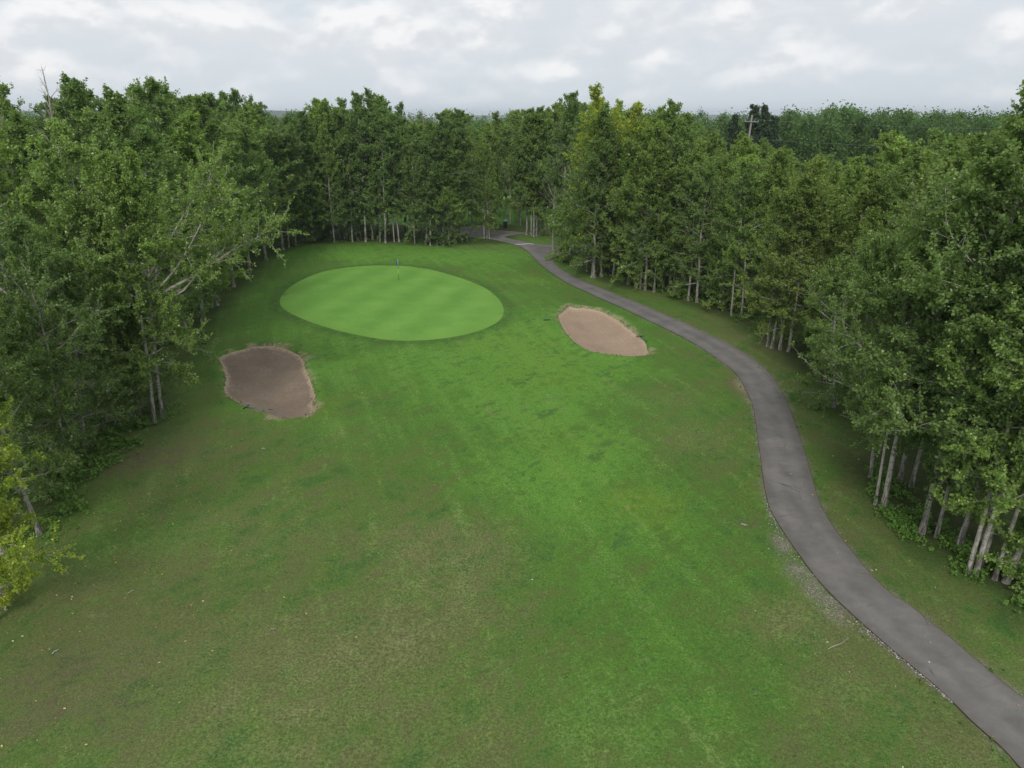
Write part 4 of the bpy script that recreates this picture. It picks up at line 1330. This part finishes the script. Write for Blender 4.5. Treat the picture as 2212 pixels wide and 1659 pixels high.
rs = np.random.RandomState(77)
P, D, S = [], [], []
UG = [  # polygon in the picture, plants, height
    ([(1870, 1040), (1900, 1100), (1960, 1160), (2060, 1230), (2110, 1280), (2180, 1310), (2230, 1330), (2230, 1250), (2090, 1190), (1960, 1080), (1900, 1010)], 900, 0.36),
    ([(60, 1130), (120, 1180), (200, 1040), (300, 960), (380, 900), (350, 870), (240, 880), (120, 960), (40, 1060)], 380, 0.4),
    ([(600, 536), (820, 521), (1000, 526), (1080, 522), (1090, 512), (900, 505), (620, 512)], 220, 0.4),
    ([(1190, 560), (1300, 600), (1500, 650), (1700, 760), (1790, 810), (1800, 760), (1600, 660), (1400, 600), (1250, 555)], 450, 0.4),
    ([(1160, 508), (1240, 520), (1300, 518), (1300, 500), (1180, 498)], 140, 0.5),
]
for pg, n, hh in UG:
    q = scatter(ground_poly(pg), n, rs)
    cl = vnoise(q[:, 0] + 200, q[:, 1] + 200, 1.3, 9)
    q = q[cl > 0.36 + 0.30 * rs.rand(len(q))]
    for x, y in q:
        k = rs.randint(3, 9)
        hz = hh * (0.15 + 1.1 * rs.rand() * rs.rand(k))
        P.append(np.stack([x + rs.normal(0, .25, k), y + rs.normal(0, .25, k), float(height(x, y)) + hz * rs.rand(k)], -1))
        D.append(unit(rs.normal(0, .5, (k, 3)) + np.array([0, 0, 1.0])))
P, D = np.concatenate(P), np.concatenate(D)
V, Q, tone = leaves(P, D, rs, 8, 0.115, 0.20, 0.25, 0.01)
ug = tag(link('undergrowth', mesh_np('undergrowth', V, Q, attrs=dict(tone=tone)), M_PLANT), kind='stuff')
ug.color = (1.3, 1.25, 1.15, 1)

# rough grass tufts on the crumbling bunker rims and along the verge
P, D = [], []
for poly in (BUNKER_W, BUNKER_E):
    for k in range(220):
        i = rs.randint(len(poly))
        p = poly[i] + rs.normal(0, 0.30, 2)
        s = sdist(poly, p[:1], p[1:])[0]
        if s > 0.12 or vnoise(p[:1] + 50, p[1:] + 50, 0.9, 44)[0] < 0.45:
            continue
        P.append((p[0], p[1], float(height(*p)) + 0.03))
        D.append((rs.normal(0, .25), rs.normal(0, .25), 1))
for k in range(420):
    i = rs.randint(len(PATH))
    p = PATH[i] + rs.normal(0, 0.22, 2)
    if sdist(PATH, p[:1], p[1:])[0] > -0.03:
        continue
    P.append((p[0], p[1], float(height(*p))))
    D.append((rs.normal(0, .25), rs.normal(0, .25), 1))
V, Q, tone = leaves(np.array(P), unit(np.array(D)), rs, 8, 0.07, 0.05, -0.4, 0.0)
tg = tag(link('rough_grass', mesh_np('rough_grass', V, Q, attrs=dict(tone=tone)), M_PLANT), kind='stuff')
tg.color = (1.05, 1.0, 1.0, 1)

# coarse tufts standing proud of the mown turf
q = scatter(ground_poly([(-60, 1700), (-60, 1200), (300, 950), (560, 930), (900, 800), (1250, 780), (1620, 860), (1650, 1100), (2250, 1700)]), 14000, rs)
cl = vnoise(q[:, 0] + 200, q[:, 1] + 200, 0.55, 91) + 0.6 * vnoise(q[:, 0] + 200, q[:, 1] + 200, 2.5, 92)
q = q[(cl > 0.82) & (sdist(PATH, q[:, 0], q[:, 1]) < -0.1) & (sdist(BUNKER_W, q[:, 0], q[:, 1]) < -0.2)]
hz = height(q[:, 0], q[:, 1])
V, Q, tone = leaves(np.column_stack([q, hz - 0.01]), np.tile([0, 0, 1.0], (len(q), 1)), rs, 5, 0.045, 0.02, 0.15, 0.0)
tw_ = tag(link('turf_tufts', mesh_np('turf_tufts', V, Q, attrs=dict(tone=np.clip(tone * 0.9, 0, .85))), M_PLANT), kind='stuff')
tw_.color = (1.6, 1.35, 1.5, 1)

# gravel
m_grav, t = mat_new('gravel_stone')
gi = t.n('ShaderNodeNewGeometry').outputs['Random Per Island']
bsdf_out(t, t.ramp(gi, [(0.0, (0.10, 0.09, 0.08)), (0.6, (0.24, 0.22, 0.195)), (1.0, (0.46, 0.44, 0.40))]), 0.9, 0.2)
pts = []
seg = LEFT_EDGE
for k in range(1500):
    i = rs.randint(4, 22)
    u = rs.rand()
    p = seg[i] * (1 - u) + seg[i + 1] * u
    t_ = seg[i + 1] - seg[i]
    nrm = np.array([-t_[1], t_[0]]) / (np.hypot(*t_) + 1e-9)
    wdt = 0.06 + 0.42 * max(math.exp(-np.hypot(*(p - gcx[k_])) ** 2 / 2.5) for k_ in range(4))
    p = p + nrm * abs(rs.normal(0, wdt)) * 1.0
    if sdist(PATH, p[:1], p[1:])[0] < 0.0:
        pts.append(p)
octa = np.array([(1, 0, 0), (0, 1, 0), (-1, 0, 0), (0, -1, 0), (0, 0, .7), (0, 0, -.7)], float)
of = np.array([(0, 1, 4), (1, 2, 4), (2, 3, 4), (3, 0, 4), (1, 0, 5), (2, 1, 5), (3, 2, 5), (0, 3, 5)])
V, F = [], []
for k, p in enumerate(pts):
    s = 0.018 + 0.030 * rs.rand() ** 2
    a = rs.rand() * 6.28
    o = octa * s * (0.7 + 0.6 * rs.rand(6, 1)) * np.array([1.0, 0.75, 0.6])
    o = np.stack([o[:, 0] * math.cos(a) - o[:, 1] * math.sin(a), o[:, 0] * math.sin(a) + o[:, 1] * math.cos(a), o[:, 2]], -1)
    V.append(o + np.array([p[0], p[1], float(height(*p)) + 0.01]))
    F.append(of + 6 * k)
tag(link('gravel', mesh_np('gravel', np.concatenate(V), None, np.concatenate(F)), m_grav), kind='stuff')

# fallen leaves
m_litter, t = mat_new('fallen_leaf')
bsdf_out(t, t.ramp(t.attr('tone'), [(0.0, (0.32, 0.15, 0.06)), (0.3, (0.45, 0.25, 0.10)), (0.5, (0.55, 0.42, 0.08)), (0.75, (0.50, 0.45, 0.22)), (1.0, (0.62, 0.58, 0.45))]), 0.7, 0.25)
q = np.concatenate([scatter(ground_poly([(0, 1659), (0, 1250), (150, 1150), (380, 900), (520, 920), (560, 1150), (420, 1659)]), 75, rs),
                    scatter(ground_poly([(0, 1400), (0, 1250), (150, 1150), (300, 1200)]), 16, rs),
                    scatter(ground_poly([(1850, 1659), (1700, 1000), (1880, 1000), (2212, 1450), (2212, 1659)]), 40, rs),
                    scatter(ground_poly([(560, 1650), (600, 900), (1600, 900), (1800, 1650)]), 18, rs),
                    scatter(ground_poly([(950, 545), (1000, 532), (1180, 540), (1100, 552)]), 25, rs),
                    scatter(ground_poly([(1600, 720), (1720, 790), (1860, 1000), (1780, 1000), (1660, 800)]), 18, rs)])
V, Q, T = [], [], []
for k, (x, y) in enumerate(q):
    s = rs.uniform(0.022, 0.055)
    a = rs.rand() * 6.28
    z = float(height(x, y)) + (0.05 if sdist(PATH, np.array([x]), np.array([y]))[0] > 0 else 0.02)
    l = np.array([(-s, 0, 0), (0, -s * .65, s * .25), (s, 0, .004), (0, s * .65, s * .3)])
    l = np.stack([l[:, 0] * math.cos(a) - l[:, 1] * math.sin(a), l[:, 0] * math.sin(a) + l[:, 1] * math.cos(a), l[:, 2]], -1)
    V.append(l + np.array([x, y, z]))
    Q.append(np.arange(4) + 4 * k)
    T.append(np.full(4, rs.rand()))
tag(link('fallen_leaves', mesh_np('fallen_leaves', np.concatenate(V), np.array(Q), attrs=dict(tone=np.concatenate(T))), m_litter), kind='stuff')

# fallen sticks
for (a1, b1), (a2, b2), r_, lab in (((112, 1414), (124, 1405), 0.022, 'short broken stick on the worn turf in the lower left'),
                                    ((275, 1284), (290, 1276), 0.016, 'thin bent stick on the worn turf below the left wood'),
                                    ((585, 1361), (597, 1358), 0.014, 'pale twig on the dry grass left of centre'),
                                    ((566, 970), (574, 970), 0.03, 'pale stick on the grass below the west bunker'),
                                    ((1601, 1133), (1613, 1137), 0.04, 'pale wood scrap beside a bare patch left of the path'),
                                    ((1790, 1405), (1834, 1380), 0.016, 'long thin brown twig in the dry grass left of the path')):
    x1, y1 = gp(a1, b1)
    x2, y2 = gp(a2, b2)
    z = float(height(x1, y1)) + 0.03
    u = np.linspace(0, 1, 6)[:, None]
    p = np.array([[x1, y1, z]]) * (1 - u) + np.array([[x2, y2, z + 0.01]]) * u
    p[:, :2] += rs.normal(0, 0.018, (6, 2))
    V, Q = tubes([(p, np.linspace(r_, r_ * 0.5, 6), 6)])
    tag(link('fallen_stick', mesh_np('fallen_stick', V, Q, smooth=True), M_DEAD), lab, 'stick', 'fallen sticks')

# ------------------------------------------------------------------ the air
m_haze = bpy.data.materials.new('haze_air')
m_haze.use_nodes = True
t = NT(m_haze.node_tree)
vol = t.n('ShaderNodeVolumePrincipled', {'Color': (0.80, 0.88, 0.96, 1), 'Density': 0.00016, 'Anisotropy': 0.2})
t.n('ShaderNodeOutputMaterial', {'Volume': vol.outputs[0]})
V, Q = boxes([((0, 4250, 31), (19500, 10500, 68), 0)])
tag(link('haze', mesh_np('haze', V, Q), m_haze), kind='stuff')
